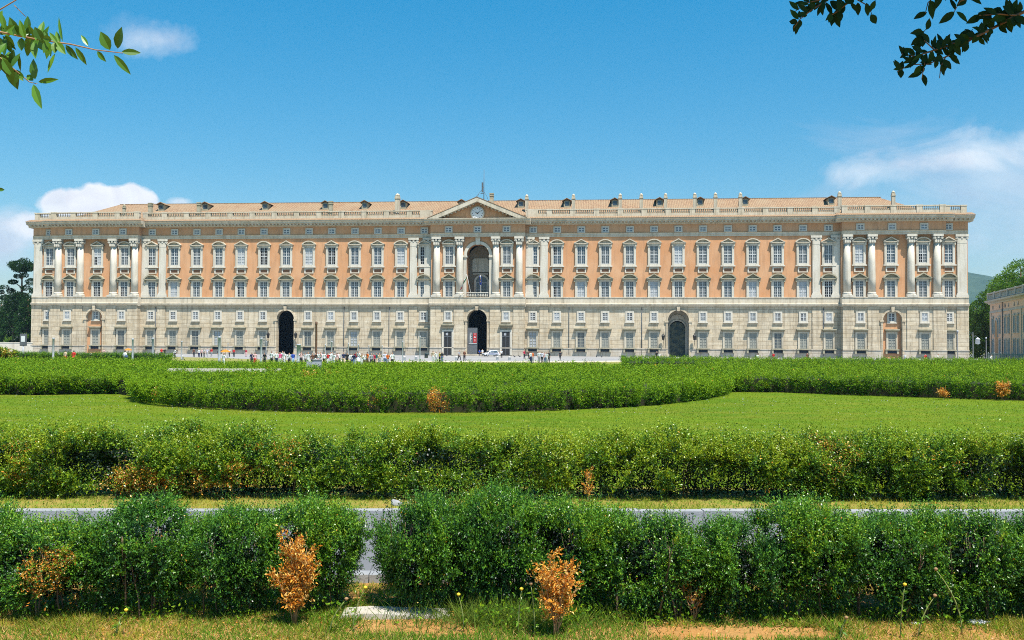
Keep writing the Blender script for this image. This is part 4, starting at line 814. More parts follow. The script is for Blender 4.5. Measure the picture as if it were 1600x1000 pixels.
n = 4200; Q = np.c_[np.where(RNG.random(n) < .55, RNG.normal(.02, .42, n), RNG.uniform(-6, 6, n)), RNG.normal(9.45, .17, n), np.zeros(n)]; gm = RNG.uniform(0, 1, (len(Q), 1))
blades('tall_grass', Q, RNG.uniform(.08, .33, n)*np.where(np.abs(Q[:, 0]) < 1.3, 1, .5), RNG.uniform(.006, .011, n), np.array([(.20, .25, .035)])*gm+np.array([(.06, .15, .025)])*(1-gm), .55, 'tall green weeds growing at the foot of the front shrubs')
n = 9000; Q = np.c_[np.where(RNG.random(n) < .5, RNG.normal(.0, .6, n), RNG.uniform(-6, 6, n)), RNG.normal(9.45, .16, n), np.abs(RNG.normal(0, .09, n))]; Q = Q[(vnoise(Q, 3.5, 33)+.3*RNG.normal(size=n) > 0) & ~((np.abs(Q[:, 0]+.92) < .6) & (Q[:, 1] > 9.1))]
tag(link('weeds', quads('weeds', leaves(Q, RNG.normal(0, 1, (len(Q), 3))+np.array([0, -.2, .5]), RNG.uniform(.02, .05, len(Q)), .5), tints(RNG.uniform(1.2, 3.4, len(Q))), MAT['bedleaf'])), 'low broad leaved weeds under the front shrubs', None, None, 'stuff')
n = 26000; Q = np.c_[RNG.uniform(-10.5, 10.5, n), RNG.uniform(15.25, 17.2, n), np.zeros(n)]; Q[:, 1] += .02*Q[:, 0]; Q = Q[RNG.random(n) < .6+.6*vnoise(Q, 1.2, 15)]; gm = np.clip(.5+.5*vnoise(Q, .8, 16)[:, None]+RNG.normal(0, .2, (len(Q), 1)), 0, 1)
blades('grass', Q, RNG.uniform(.04, .13, len(Q)), .012, np.array([(.38, .31, .04)])*gm+np.array([(.12, .25, .016)])*(1-gm), .5, 'yellowing verge grass between kerb and long hedge')
n = 190000; v = RNG.random(n); yv = 1/(1/17.9+(1/62.-1/17.9)*v); Q = np.c_[RNG.uniform(-.58, .58, n)*yv, yv, np.zeros(n)]; Q = Q[~inside(Q[:, :2], bedA)]; gm = np.clip(.5+.5*vnoise(Q, .12, 18)+.35*vnoise(Q, .9, 19)+RNG.normal(0, .2, len(Q)), 0, 1)[:, None]
blades('grass', Q, RNG.uniform(.03, .065, len(Q))*(Q[:, 1]/17)**.35, .006*Q[:, 1]/11, np.array([(.175, .228, .009)])*gm+np.array([(.070, .155, .006)])*(1-gm), .7, 'mown lawn grass between the long hedge and the beds')
n = 5200; v = RNG.random(n); yv = 1/(1/19.+(1/50.-1/19.)*v); Q = np.c_[RNG.uniform(-.56, .56, n)*yv, yv, RNG.uniform(.04, .075, n)]; Q = Q[(~inside(Q[:, :2], bedA)) & (vnoise(Q, .25, 23)+.4*RNG.normal(size=n) > .1)]
me = quads('clover_flowers', leaves(Q, RNG.normal(0, 1, (len(Q), 3))*np.array([1, 1, .2]), .0009*Q[:, 1], .9), np.full((len(Q), 3), .55), MAT['blade']); tag(link('clover_flowers', me), 'tiny white clover flowers dotted over the lawn', None, None, 'stuff')
# fallen orange leaves on the soil
n = 4200; Q = np.c_[RNG.uniform(-6.2, 6.2, n), RNG.uniform(8.5, 10.4, n), RNG.uniform(.008, .03, n)]; Q = Q[vnoise(Q, 1.5, 30)+.4*RNG.normal(size=n) > 0]; D = RNG.normal(0, 1, (len(Q), 3)); D[:, 2] *= .15
tag(link('fallen_leaves', quads('fallen_leaves', leaves(Q, D, .026), oranges(len(Q)), MAT['leaf'])), 'scattered dead orange leaves on the soil under the shrubs', None, None, 'stuff')
# single weed stalks
def stalk(label, px, y, h, bend, head):
    o = tag(empty('weed', (X(px, y), y, 0)), label, 'weed', 'weed stalks in the front row'); b = MB(); c = [(bend*q*q, -.04*q, h*q) for q in np.linspace(0, 1, 7)]; b.tube(c, [.006]*5+[.004, .003], 5)
    b.obj('stem', M('weed_stem', (.26, .30, .10), .7) if 'weed_stem' not in bpy.data.materials else bpy.data.materials['weed_stem'], o); n = 26; i = RNG.uniform(.05, .9, n); P = np.c_[bend*i*i, -.04*i, h*i]
    link('leaves', quads('leaves', leaves(P, RNG.normal(0, 1, (n, 3))+np.array([0, 0, .4]), RNG.uniform(.03, .075, n), .3), tints(RNG.uniform(1.5, 3.2, n)), MAT['leaf']), None, o)
    b = MB(); b.lathe([(.004, h-.01), (.016, h), (.02, h+.012), (.006, h+.022)], bend, -.04, 8); b.obj('flower', head, o)
YE, TA = MAT['yellow'], MAT['drybark']
for a in (('weed with a yellow head just right of the narrow gap', 556, 9.1, .42, .12, YE), ('pale bent weed stalk left of the narrow gap', 520, 9.0, .34, .16, TA), ('tall weed stalk in the middle of the tall weeds', 728, 9.1, .36, -.05, YE), ('thin weed stalk left of the round orange dead bush', 812, 9.0, .44, .03, YE),
          ('weed stalk touching the round orange dead bush', 838, 8.95, .50, -.04, TA), ('straight pale weed stalk at the right, yellow head', 1404, 9.0, .50, .03, YE), ('brown headed weed stalk right of the straight pale one', 1432, 9.0, .40, .14, TA), ('leaning long weed stalk at the right', 1500, 9.1, .62, -.26, TA), ('short weed stalk near the right sand strip', 1310, 8.9, .22, .05, TA), ('weed stalk low in front of the left shrubs', 190, 8.95, .24, .1, YE)): stalk(*a)
# white slab edge, litter
b = MB(); b.xz([(-.5, 0), (.55, 0), (.6, .05), (-.2, .085), (-.45, .07)], -.12, .16); so_ = b.obj('stone_slab', MAT['marble'], None, (X(612, 9.62), 9.62, -.02), .06); tag(so_, 'flat white stone slab edge lying on the soil below the gap', 'slab')
def lump(name, label, cat, px, y, r, sz, mat, seed):
    bm = bmesh.new(); bmesh.ops.create_icosphere(bm, subdivisions=3, radius=r); 
    P = np.array([v.co for v in bm.verts]); k = 1+.35*vnoise(P, 1.6/r, seed)+.15*vnoise(P, 4/r, seed+1)
    for v, q in zip(bm.verts, k): v.co = Vector((v.co.x*q*sz[0], v.co.y*q*sz[1], max(v.co.z*q*sz[2], -r*.3)))
    for f_ in bm.faces: f_.smooth = True
    me = bpy.data.meshes.new(name); bm.to_mesh(me); bm.free(); return tag(link(name, me, mat, None, (X(px, y), y, r*.3)), label, cat)
lump('rock', 'pale grey rock on the verge behind the narrow gap', 'rock', 622, 16.2, .10, (1, .8, .75), MAT['kerb'], 3)
lump('rock', 'small tan stone on the foreground soil, right of the slab', 'rock', 695, 8.95, .05, (1.3, 1, .6), MAT['soil'], 5)
lump('litter', 'crumpled white plastic scrap on the sand, right half', 'litter', 1430, 9.45, .03, (2.2, .8, .35), MAT['white_cloth'], 7)
lump('litter', 'crumpled grey plastic scrap under the right shrubs', 'litter', 1525, 9.45, .07, (1.6, .8, .4), MAT['greymetal'], 9)

# ================================================================== trees, hill, side buildings
def tree(name, label, x, y, h, trunk_r, blobs, leaf, dens, t0, seed, group=None, low=0.):
    """blobs: (dx, dy, z, rx, ry, rz) leafy masses"""
    o = tag(empty(name, (x, y, 0)), label, 'tree', group); b = MB(); rr = random.Random(seed)
    b.tube([(0, 0, 0), (.1*trunk_r, 0, h*.3), (-.2*trunk_r, .2, h*.6), (0, 0, h*.93)], [trunk_r*1.25, trunk_r, trunk_r*.7, trunk_r*.2], 9)
    for bx in blobs:
        z0 = max(h*.22, min(bx[2]-bx[5]*.6-abs(bx[0])*.5, h*.85)); b.tube([(0, 0, z0), (bx[0]*.55, bx[1]*.55, (z0+bx[2])*.5+.2), (bx[0], bx[1], bx[2])], [trunk_r*.4, trunk_r*.25, trunk_r*.1], 6)
    b.obj('trunk', MAT['bark'], o); Ps = []; Ds = []; Ts = []
    for j, (dx, dy, z, rx, ry, rz) in enumerate(blobs):
        n = int(dens*(rx*ry+rx*rz+ry*rz)/leaf**2*15); d = unit(RNG.normal(size=(n, 3))); rho = 1-np.abs(RNG.normal(0, .2, n)); P = d*rho[:, None]*np.array([rx, ry, rz]); P3 = P+np.array([dx, dy, z])
        P3 = P3*1.; lum = 1+.28*vnoise(P3, 1.1/max(1., rx*.35), seed+j)+.2*vnoise(P3, 3.2/max(1., rx*.35), seed+j+50); P = P*lum[:, None]; P3 = P+np.array([dx, dy, z])
        k = (vnoise(P3, .75, seed+7)+RNG.normal(0, .3, n) > -.35) & (P3[:, 2] > low); Ps.append(P3[k]); Ds.append((d+np.array([0, 0, .25])+RNG.normal(0, .6, (n, 3)))[k]); Ts.append((t0+.55*vnoise(P3, .35, seed+3)+RNG.normal(0, .35, n))[k])
    P = np.concatenate(Ps); link('crown', quads('crown', leaves(P, np.concatenate(Ds), leaf*RNG.uniform(.6, 1.3, len(P)), .62), tints(np.concatenate(Ts)), MAT['treeleaf']), None, o); return o
def XY(px, y): return (px-800)/F*y, y
x, y = XY(33, 285)
tree('pine_tree', 'tall umbrella topped pine left of the palace, bare tufted limbs below its dome', x, y, 26.5, .55, [(0, 0, 25.6, 3.5, 3.4, 1.9), (-1.6, 0, 25.2, 1.7, 2, 1.3), (1.6, 0, 25.2, 1.8, 2, 1.3), (-2.6, 0, 20.8, 1.3, 1.3, .7), (2.6, 0, 20.9, 1.4, 1.2, .8), (-5.2, 0, 19.2, 1.2, 1.1, .6), (-6.6, .5, 17.8, 1.1, 1, .55), (-3.6, .5, 18.2, 1.2, 1, .6), (1.3, 0, 19., 1.3, 1.1, .7), (3.4, 0, 18.2, 1.1, 1.1, .6), (-1.2, 0, 22.5, 1.1, 1, .6), (1.2, -.4, 22.8, 1., 1, .6), (0, 0, 16.6, 2.2, 2, 1.2), (-5., 0, 16.2, 1.3, 1.2, .6), (-1.5, 0, 14.5, 3.2, 2.6, 2.2), (1.5, 0, 13.5, 3, 2.6, 2.2)], .34, 1.7, .6, 5)
for i, (px, d, h, w, lab, t) in enumerate(((2, 292, 16.0, 5.2, 'dark evergreen tree at the far left edge behind the white wall', .55), (22, 284, 18.0, 5.0, 'dark dense evergreen under the umbrella topped pine', .45), (43, 278, 17.0, 3.8, 'dark tree touching the left corner of the palace', .6), (56, 300, 19.5, 3.0, 'pointed tree half hidden behind the left corner of the palace', 1.0), (-30, 290, 16, 6, 'tree just beyond the left edge of the frame', .7))):
    x, y = XY(px, d); tree('evergreen_tree', lab, x, y, h, .5, [(0, 0, h*.82, w*.55, w*.55, h*.17), (-w*.4, 0, h*.55, w*.6, w*.6, h*.22), (w*.4, .4, h*.52, w*.62, w*.6, h*.22), (0, -.8, h*.34, w*.8, w*.7, h*.22), (w*.2, -.5, h*.66, w*.55, w*.5, h*.18), (0, -1, 2.4, w*1.0, w*.8, 2.3)], .42, 1.0, t, 20+i, 'dark trees left of the palace')
x, y = XY(38, 270); o = tag(empty('bush', (x, y, 0)), 'bright green bushes peeping over the white wall at the left', 'bush'); link('foliage', shrub_foliage('foliage', 6.5, 1.6, 4.6, 2200, .26, 1.15, 17), None, o); link('stems', stems_mesh('stems', 5, 1.2, 3.6, 8, MAT['bark'], .06), None, o)
for i, (px, d, h, w, lab, t) in enumerate(((1596, 235, 24.5, 7.5, 'tallest bright green tree behind the pink wing, right edge', 2.0), (1574, 245, 22.0, 5.6, 'broad green tree above the left end of the pink wing', 1.9), (1543, 252, 18.0, 4.6, 'green tree filling the gap between palace and pink wing', 1.6), (1524, 262, 15.0, 3.8, 'dark green tree beside the right corner of the palace', 1.3), (1650, 230, 26, 8, 'tree beyond the right edge of the frame', 1.5))):
    x, y = XY(px, d); tree('plane_tree', lab, x, y, h, .55, [(0, 0, h*.86, w*.5, w*.5, h*.13), (-w*.5, 0, h*.72, w*.5, w*.5, h*.14), (w*.45, 0, h*.74, w*.5, w*.5, h*.15), (0, -.8, h*.6, w*.75, w*.7, h*.16), (-w*.4, -.5, h*.45, w*.62, w*.6, h*.17), (w*.4, -.3, h*.42, w*.6, w*.6, h*.17), (0, -1, h*.25, w*.8, w*.7, h*.18), (-w*.2, -1, 2.2, w*.7, w*.6, 2.2)], .40, .95, t, 40+i, 'leafy trees right of the palace')
# far wooded hill
b = MB(); hv = []; hf = []; nx, ny = 60, 14
for j in range(ny+1):
    for i in range(nx+1):
        u, v = i/nx, j/ny; X0 = 600+2400*u; Y0 = 2600+1500*v
        z = 345*math.sin(PI*min(1, v*1.0))**.8*(.55+.5*math.exp(-((u-.33)/.22)**2)+.25*math.sin(9*u+1))*(.92+.08*math.sin(31*u+5*v)); hv.append((X0, Y0, max(z, -5)))
for j in range(ny):
    for i in range(nx): hf.append((j*(nx+1)+i, j*(nx+1)+i+1, (j+1)*(nx+1)+i+1, (j+1)*(nx+1)+i))
b.add(hv, hf, 0, True); tag(b.obj('hill', M('far_woods', (.022, .055, .035), .95, (.045, .085, .05), .02)), None, None, None, 'structure')
# white wall left
def wallthing(name, label, a, c, h, th, mat, cat='wall', cap=.06):
    a, c = Vector((*a, 0)), Vector((*c, 0)); L = (c-a).length; o = tag(empty(name, a, math.atan2(c.y-a.y, c.x-a.x)), label, cat)
    b = MB(); b.box(0, L, 0, th, 0, h); b.obj('wall_face', mat, o); b = MB(); b.box(-.05, L+.05, -.08, th+.08, h+.001, h+.18); b.obj('coping', MAT['white'], o); return o
wallthing('boundary_wall', 'whitewashed boundary wall left of the palace, below the dark trees', XY(-60, 262), XY(52, 262), 2.7, .4, MAT['white'])
wallthing('low_wall', 'low white stone bench wall running along the back of the big bed', (X(262, 61), 61), (X(438, 62), 62), .93, .6, MAT['white_cloth'])
# the pink wing at the right
wa, wb = Vector((84.7, 170, 0)), Vector((70.5, 118, 0)); wl = (wb-wa).length; wrz = math.atan2(wb.y-wa.y, wb.x-wa.x)
wing = tag(empty('wing_building', wa, wrz), 'pink two storey wing with shuttered windows and a roof balustrade, cut by the right edge', 'building')
HB = 11.6; D = 12     # local x runs towards the camera, +y is away from the piazza
b = MB(); wall_holes(b, 0, wl, 0, .9, .9, 10.4, [(4.6, .85, 7.2)]) if False else b.box(0, wl, 0, D, 0, 10.4); b.obj('wall', MAT['pink_wall'], wing)
b = MB(); b.box(-.08, wl, -.15, D+.1, 0, .9).box(-.05, wl, -.08, D, 8.85, 9.2); b.yz([(D+.2, 10.4), (-.1, 10.4), (-.2, 10.6), (-.75, 10.8), (-.8, 11.05), (-.05, 11.2), (D+.2, 11.2)], -.7, wl); b.obj('cornice', MAT['pink_trim'], wing)
b = MB(); b.box(-.3, wl, -.35, .05, 11.2, 11.4); b.box(-.3, wl, -.4, .1, 12.2, 12.4)
for i in range(int(wl/.4)): b.lathe([(.09, 11.4), (.15, 11.65), (.06, 11.95), (.09, 12.2)], .3+i*.4, -.15, 5)
for i in range(int(wl/5)+1): b.box(i*5-.3, i*5+.3, -.45, .15, 11.2, 12.45)
b.obj('balustrade', MAT['pink_trim'], wing)
b = MB()
for x in (0.7, 9.2, 15.7, 22.2, 28.7, 35, 42): b.box(x-.45, x+.45, -.12, 0, .9, 8.85)
b.obj('pilaster', MAT['pink_wall'], wing)
b = MB(); arch_ring(b, 5.0, 6.6, .95, 1.25, 4.6, -.12, .05); b.obj('niche_frame', MAT['pink_trim'], wing); b = MB(); b.xz([(4.05, 1.)] + arcpts(5., 6.6, .94) + [(5.94, 1.)], -.035, .02); b.obj('niche', MAT['plaster'], wing)
m = MB(); ringrect(m, 1.4, 5.1, 8.0, .18, -.1, .02); m.box(-.85, .85, -.2, .02, 8.0, 8.2); WF = m.mesh('window', MAT['pink_trim']); m = MB(); m.box(-.52, -.02, -.05, 0, 5.25, 7.82).box(.02, .52, -.05, 0, 5.25, 7.82); WP = m.mesh('shutter', MAT['shutter'])
m = MB(); ringrect(m, 1.4, 1.5, 4.3, .18, -.1, .02); WF2 = m.mesh('window', MAT['pink_trim']); m = MB(); m.box(-.52, -.02, -.05, 0, 1.65, 4.12).box(.02, .52, -.05, 0, 1.65, 4.12); WP2 = m.mesh('shutter', MAT['shutter'])
m = MB(); m.box(-.35, .35, -.04, 0, 9.45, 10.1); WA = m.mesh('attic_window', MAT['glass'])
for x in (2.4, 7.6, 11.6, 14, 17.8, 20.2, 24.3, 26.8, 30.8, 33.4, 37.5, 40, 44, 47, 50):
    if x < wl-1:
        o = link('window', WF, None, wing, (x, 0, 0)); link('shutter', WP, None, o); o = link('window', WF2, None, wing, (x, 0, 0)); link('shutter', WP2, None, o); link('attic_window', WA, None, wing, (x, 0, 0))
for x in (10.4, 27.6): MB().tube([(x, -.2, .3), (x, -.2, 10.4)], .08, 6).obj('downpipe', MAT['steel_dark'], wing)
# blue grey mesh fence in front of the wing
fx0, fx1 = Vector((*XY(1543, 150), 0)), Vector((*XY(1640, 128), 0)); fl_ = (fx1-fx0).length
fe = tag(empty('fence', fx0, math.atan2(fx1.y-fx0.y, fx1.x-fx0.x)), 'blue grey metal fence in front of the pink wing', 'fence'); b = MB()
for i in range(int(fl_/.35)): b.box(i*.35, i*.35+.12, -.02, .02, .15, 1.9)
for z in (.25, 1.05, 1.8): b.box(0, fl_, .021, .05, z, z+.08)
b.obj('slats', MAT['shutter'], fe)
for i in range(int(fl_/2.4)+1): MB().box(i*2.4-.06, i*2.4+.06, .06, .16, 0, 2.1).obj('post', MAT['greymetal'], fe)

# ================================================================== posts, lamps, small things on the forecourt
def post(label, px, yt, yb, r, mat, kind='bollard', group=None, hfix=None, d=None):
    d = d or gp(px, yb)[1]; top = at(px, yt, d)[2]; x = at(px, yb, d)[0]
    o = tag(empty(kind, (x, d, 0)), label, {'bollard': 'post', 'pole': 'pole'}[kind], group); b = MB(); b.lathe([(r*1.15, 0), (r*1.15, .25), (r, .3), (r, top*.93), (r*1.2, top*.94), (r*1.2, top), (r*.6, top+.05)], 0, 0, 12); b.obj('shaft', mat, o)
    b = MB(); b.lathe([(r*1.7, 0), (r*1.7, .06), (r*1.2, .09)], 0, 0, 12); b.obj('foot', MAT['steel_dark'], o); return o
for px, yt, yb, r, lab in ((83, 528, 563, .16, 'thick grey post left of the seated women'), (207, 529, 564.5, .14, 'thick grey post right of the man with the blue bag'), (238.5, 528, 563.5, .17, 'thick grey post at the right end of the low dark hedge'), (283.6, 533, 562.5, .12, 'grey post standing alone on the dry grass, left third'), (342.5, 526, 565, .19, 'thick grey post beside the person with the orange parasol'), (408, 528, 566.5, .15, 'grey post between the left crowd and the left portal'), (466.5, 538, 567.5, .28, 'wide grey post directly right of the left portal')):
    post(lab, px, yt, yb, r, MAT['greymetal'], 'bollard', 'grey posts on the forecourt')
for px, yt, yb, r, lab in ((356, 536, 560, .07, 'thin grey pole right of the orange parasol'), (415.5, 533, 561, .07, 'thin grey pole just left of the left portal'), (508, 538, 564, .09, 'thin grey pole among the crowd, second right of the brown pole'), (518, 533, 565, .12, 'grey pole rising behind the white dressed visitors'), (544, 536, 565, .09, 'thin grey pole in the middle of the crowd'), (560, 538, 565, .08, 'thin grey pole behind the right part of the crowd'), (576, 540, 565, .06, 'slim grey pole near the orange shirted visitors'), (597, 540, 565, .06, 'slim grey pole at the right end of the crowd'), (629, 533, 567, .08, 'grey pole on the forecourt right of the crowd'), (656, 525, 568, .08, 'tall thin grey pole before the shaded wall left of the centre')):
    post(lab, px, yt, yb, r, MAT['greymetal'], 'pole', 'thin grey poles on the forecourt')
post('tall brown pole in the crowd in front of the left part of the palace', 493.6, 503, 572, .13, MAT['rust'], 'pole')
# sign cabinet on a pole at the far left
d = 165.; x = at(36, 560, d)[0]; o = tag(empty('signboard', (x, d, 0)), 'grey boxy signboard on a pole in front of the white wall', 'sign'); b = MB(); b.tube([(0, 0, 0), (0, 0, 2.2)], .14, 8); b.obj('pole', MAT['greymetal'], o)
b = MB(); b.box(-.55, .55, -.14, .14, 2.2, 4.3); b.box(-.48, .48, -.17, -.141, 2.3, 4.2); b.obj('board', MAT['steel_dark'], o); b = MB(); b.box(-.3, .35, -.2, -.171, 2.9, 3.9); b.obj('sheet', MAT['dial'], o)
# street lamps right
def lamp(label, px, yt, yb, arm, lant, group='street lamps at the right end'):
    d = gp(px, yb)[1]; x, top = at(px, yb, d)[0], at(px, yt, d)[2]; o = tag(empty('street_lamp', (x, d, 0)), label, 'street lamp', group)
    b = MB(); b.lathe([(.2, 0), (.2, .5), (.09, .6), (.07, top)], 0, 0, 10); b.obj('pole', MAT['steel_dark'], o)
    if arm:
        b = MB(); b.tube([(0, 0, top*.82), (arm*.5, 0, top*.88), (arm, 0, top*.82)], .05, 6); b.obj('arm', MAT['steel_dark'], o)
        b = MB(); z = top*.8; b.lathe([(.06, z-1.25), (.5, z-1.1), (.42, z-.3), (.55, z-.28), (.25, z), (.05, z+.12)], arm, 0, 8); b.obj('lantern', MAT['dial'], o)
    else: b = MB(); b.lathe([(.1, top), (.17, top+.1), (.2, top+.25), (.17, top+.4), (.08, top+.5)], 0, 0, 10); b.obj('lantern', MAT['greymetal'], o)
lamp('dark street lamp with a hanging white lantern in the gap right of the palace', 1520.5, 519, 565, .95, True); lamp('plain slim lamp pole before the right pavilion', 1496.5, 520, 566, 0, False)
lamp('small globe lamp nearest to the pink wing, in the tree gap', 1541, 530, 562, 0, False)
# bins, blocks, pigeons
def blk(name, label, cat, px, yb, w, h, mat, d=None, group=None):
    d = d or gp(px, yb)[1]; o = tag(empty(name, (at(px, yb, d)[0], d, 0.012)), label, cat, group); b = MB(); b.lathe([(w*.45, 0), (w*.5, .04), (w*.5, h*.85), (w*.56, h*.86), (w*.56, h*.95), (w*.3, h)], 0, 0, 12); b.obj('drum', mat, o)
    b = MB(); b.lathe([(w*.2, h), (w*.22, h+.03), (w*.1, h+.07)], 0, 0, 8); b.obj('knob', mat, o); return o
blk('litter_bin', 'dark green litter bin on the forecourt left of the central doors', 'bin', 666, 559.5, .75, 1.0, MAT['copper']); 
for px, yb, lab in ((650, 562, 'white bollard left of the dark green bin'), (713, 563, 'white bollard between the two central visitors and the gravel'), (777, 562.5, 'white bollard in front of the white car'), (796, 563, 'white bollard right of the car, on the gravel edge'), (632, 563, 'white bollard beside the last visitor of the crowd'), (285, 562, 'small white bollard on the dry grass at the left')): blk('stone_bollard', lab, 'bollard', px, yb, .5, .62, MAT['white_cloth'], None, 'white bollards on the forecourt')
gb = tag(empty('stone_bench', (X(494, 74), 73.5, 0), .12), 'grey L shaped concrete block rising out of the hedge bed', 'block'); b = MB(); b.box(-.55, -.05, -.4, .4, 0, 1.38).box(-.05, .55, -.4, .4, .6, 1.5); b.obj('block', MAT['greymetal'], gb); b = MB(); b.box(-.12, .56, -.44, .44, 1.501, 1.56); b.obj('top_slab', MAT['kerb'], gb)
def pig():
    b = MB(); b.lathe([(.02, -.16), (.07, -.1), (.09, 0), (.07, .09), (.03, .16)], 0, 0, 8); V = [(x, z, y*.9+.14) for x, y, z in b.v]; b.v = V
    b.lathe([(.01, .2), (.045, .24), (.045, .29), (.01, .33)], 0, .15, 8); b.tube([(.03, 0, .08), (.03, .01, 0)], .008, 4); b.tube([(-.03, 0, .08), (-.03, .01, 0)], .008, 4); b.add([(-.05, -.12, .12), (.05, -.12, .12), (.04, -.3, .1), (-.04, -.3, .1)], [(0, 1, 2, 3), (3, 2, 1, 0)]); return b.mesh('pigeon', M('pigeon_grey', (.05, .055, .065), .7, (.09, .09, .1), 20))
PG = pig()
for px, yb, lab in ((932, 558.6, 'dark pigeon on the forecourt, left one of a pair'), (940, 558.9, 'dark pigeon on the forecourt, right one of a pair'), (969, 559.5, 'lone dark pigeon near the end of the rear hedge'), (698, 557, 'dark pigeon in front of the left central door'), (804, 558.4, 'dark pigeon right of the white car'), (812, 558.2, 'dark pigeon beyond the one near the car')):
    q = gp(px, yb); o = link('pigeon', PG, None, None, (q[0], q[1], .014), random.uniform(0, 6)); o.scale = (1.6, 1.6, 1.6); tag(o, lab, 'pigeon', 'pigeons on the forecourt')
# parked white car with blue markings
def car(label, px, yb, rz):
    q = gp(px, yb); o = tag(empty('parked_car', (q[0], q[1], .012), rz), label, 'car'); bm = bmesh.new()
    prof = [(-2.0, .28), (2.0, .28), (2.05, .55), (1.98, .78), (1.15, .92), (.45, 1.48), (-1.35, 1.52), (-1.95, 1.0), (-2.05, .6)]
    L = [bm.verts.new((x, -.84 if z < 1.0 else -.66, z)) for x, z in prof]; R_ = [bm.verts.new((x, .84 if z < 1.0 else .66, z)) for x, z in prof]; n = len(prof)
    bm.faces.new(L); bm.faces.new(R_[::-1]); [bm.faces.new((L[i], R_[i], R_[(i+1) % n], L[(i+1) % n])) for i in range(n)]; bmesh.ops.recalc_face_normals(bm, faces=bm.faces); bmesh.ops.bevel(bm, geom=bm.edges[:], offset=.06, segments=2, affect='EDGES')
    me = bpy.data.meshes.new('body'); bm.to_mesh(me); bm.free(); link('body', me, M('white_car_paint', (.72, .73, .74), .25, (.66, .67, .68), 2., spec=.6), o)
    b = MB()
    for s in (-1, 1):
        for xs in (((.95, .98), (.42, 1.40), (-.2, 1.40), (-.2, .98)), ((-.28, .98), (-.28, 1.40), (-1.25, 1.42), (-1.6, 1.05))):
            v = [(x, s*(.855-.21*(z-.93)/.5), z) for x, z in xs]; b.add(v+[(x, y-s*.02, z) for x, y, z in v], [(0, 1, 2, 3), (7, 6, 5, 4), (0, 4, 5, 1), (1, 5, 6, 2), (2, 6, 7, 3), (3, 7, 4, 0)])
    b.obj('side_window', MAT['glass'], o); b = MB(); b.add([(1.13, -.66, .98), (1.13, .66, .98), (.56, .56, 1.44), (.56, -.56, 1.44)], [(0, 1, 2, 3), (3, 2, 1, 0)]); b.obj('windscreen', MAT['glass'], o)
    b = MB(); b.add([(-1.97, -.6, 1.06), (-1.97, .6, 1.06), (-1.5, .54, 1.42), (-1.5, -.54, 1.42)], [(0, 1, 2, 3), (3, 2, 1, 0)]); b.obj('rear_window', MAT['glass'], o)
    for x in (-1.28, 1.28):
        for s in (-1, 1):
            w = MB(); w.lathe([(.18, -.1), (.3, -.1), (.33, -.06), (.33, .06), (.3, .1), (.18, .1)], 0, 0, 18); w.v = [(a+x, c+s*.78, b_+.33) for a, b_, c in w.v]; t = w.obj('wheel', MAT['black'], o)
            w = MB(); w.lathe([(.06, -.09), (.19, -.1), (.2, .1), (.06, .11)], 0, 0, 12); w.v = [(a+x, c+s*.79, b_+.33) for a, b_, c in w.v]; w.obj('rim', MAT['greymetal'], t)
    for s in (-1, 1):
        b = MB(); b.box(1.96, 2.08, s*.62-.17, s*.62+.17, .58, .76); b.obj('headlight', MAT['dial'], o); b = MB(); b.box(-2.08, -1.98, s*.66-.1, s*.66+.1, .6, .95); b.obj('tail_light', MAT['red'], o)
        b = MB(); b.box(-1.7, .9, s*.865-.01, s*.865+.01, .55, .72); b.obj('stripe', MAT['blue_cloth'], o)
        b = MB(); b.box(.75, .9, s*.95-.09, s*.95+.09, .95, 1.1); b.obj('mirror', MAT['black'], o)
    b = MB(); b.box(2.0, 2.09, -.55, .55, .35, .5); b.obj('grille', MAT['black'], o); b = MB(); b.box(-.3, -.05, -.5, .5, 1.53, 1.63); b.obj('light_bar', MAT['blue_cloth'], o)
car('small white car with blue markings parked before the central portal', 767, 557, math.radians(205))

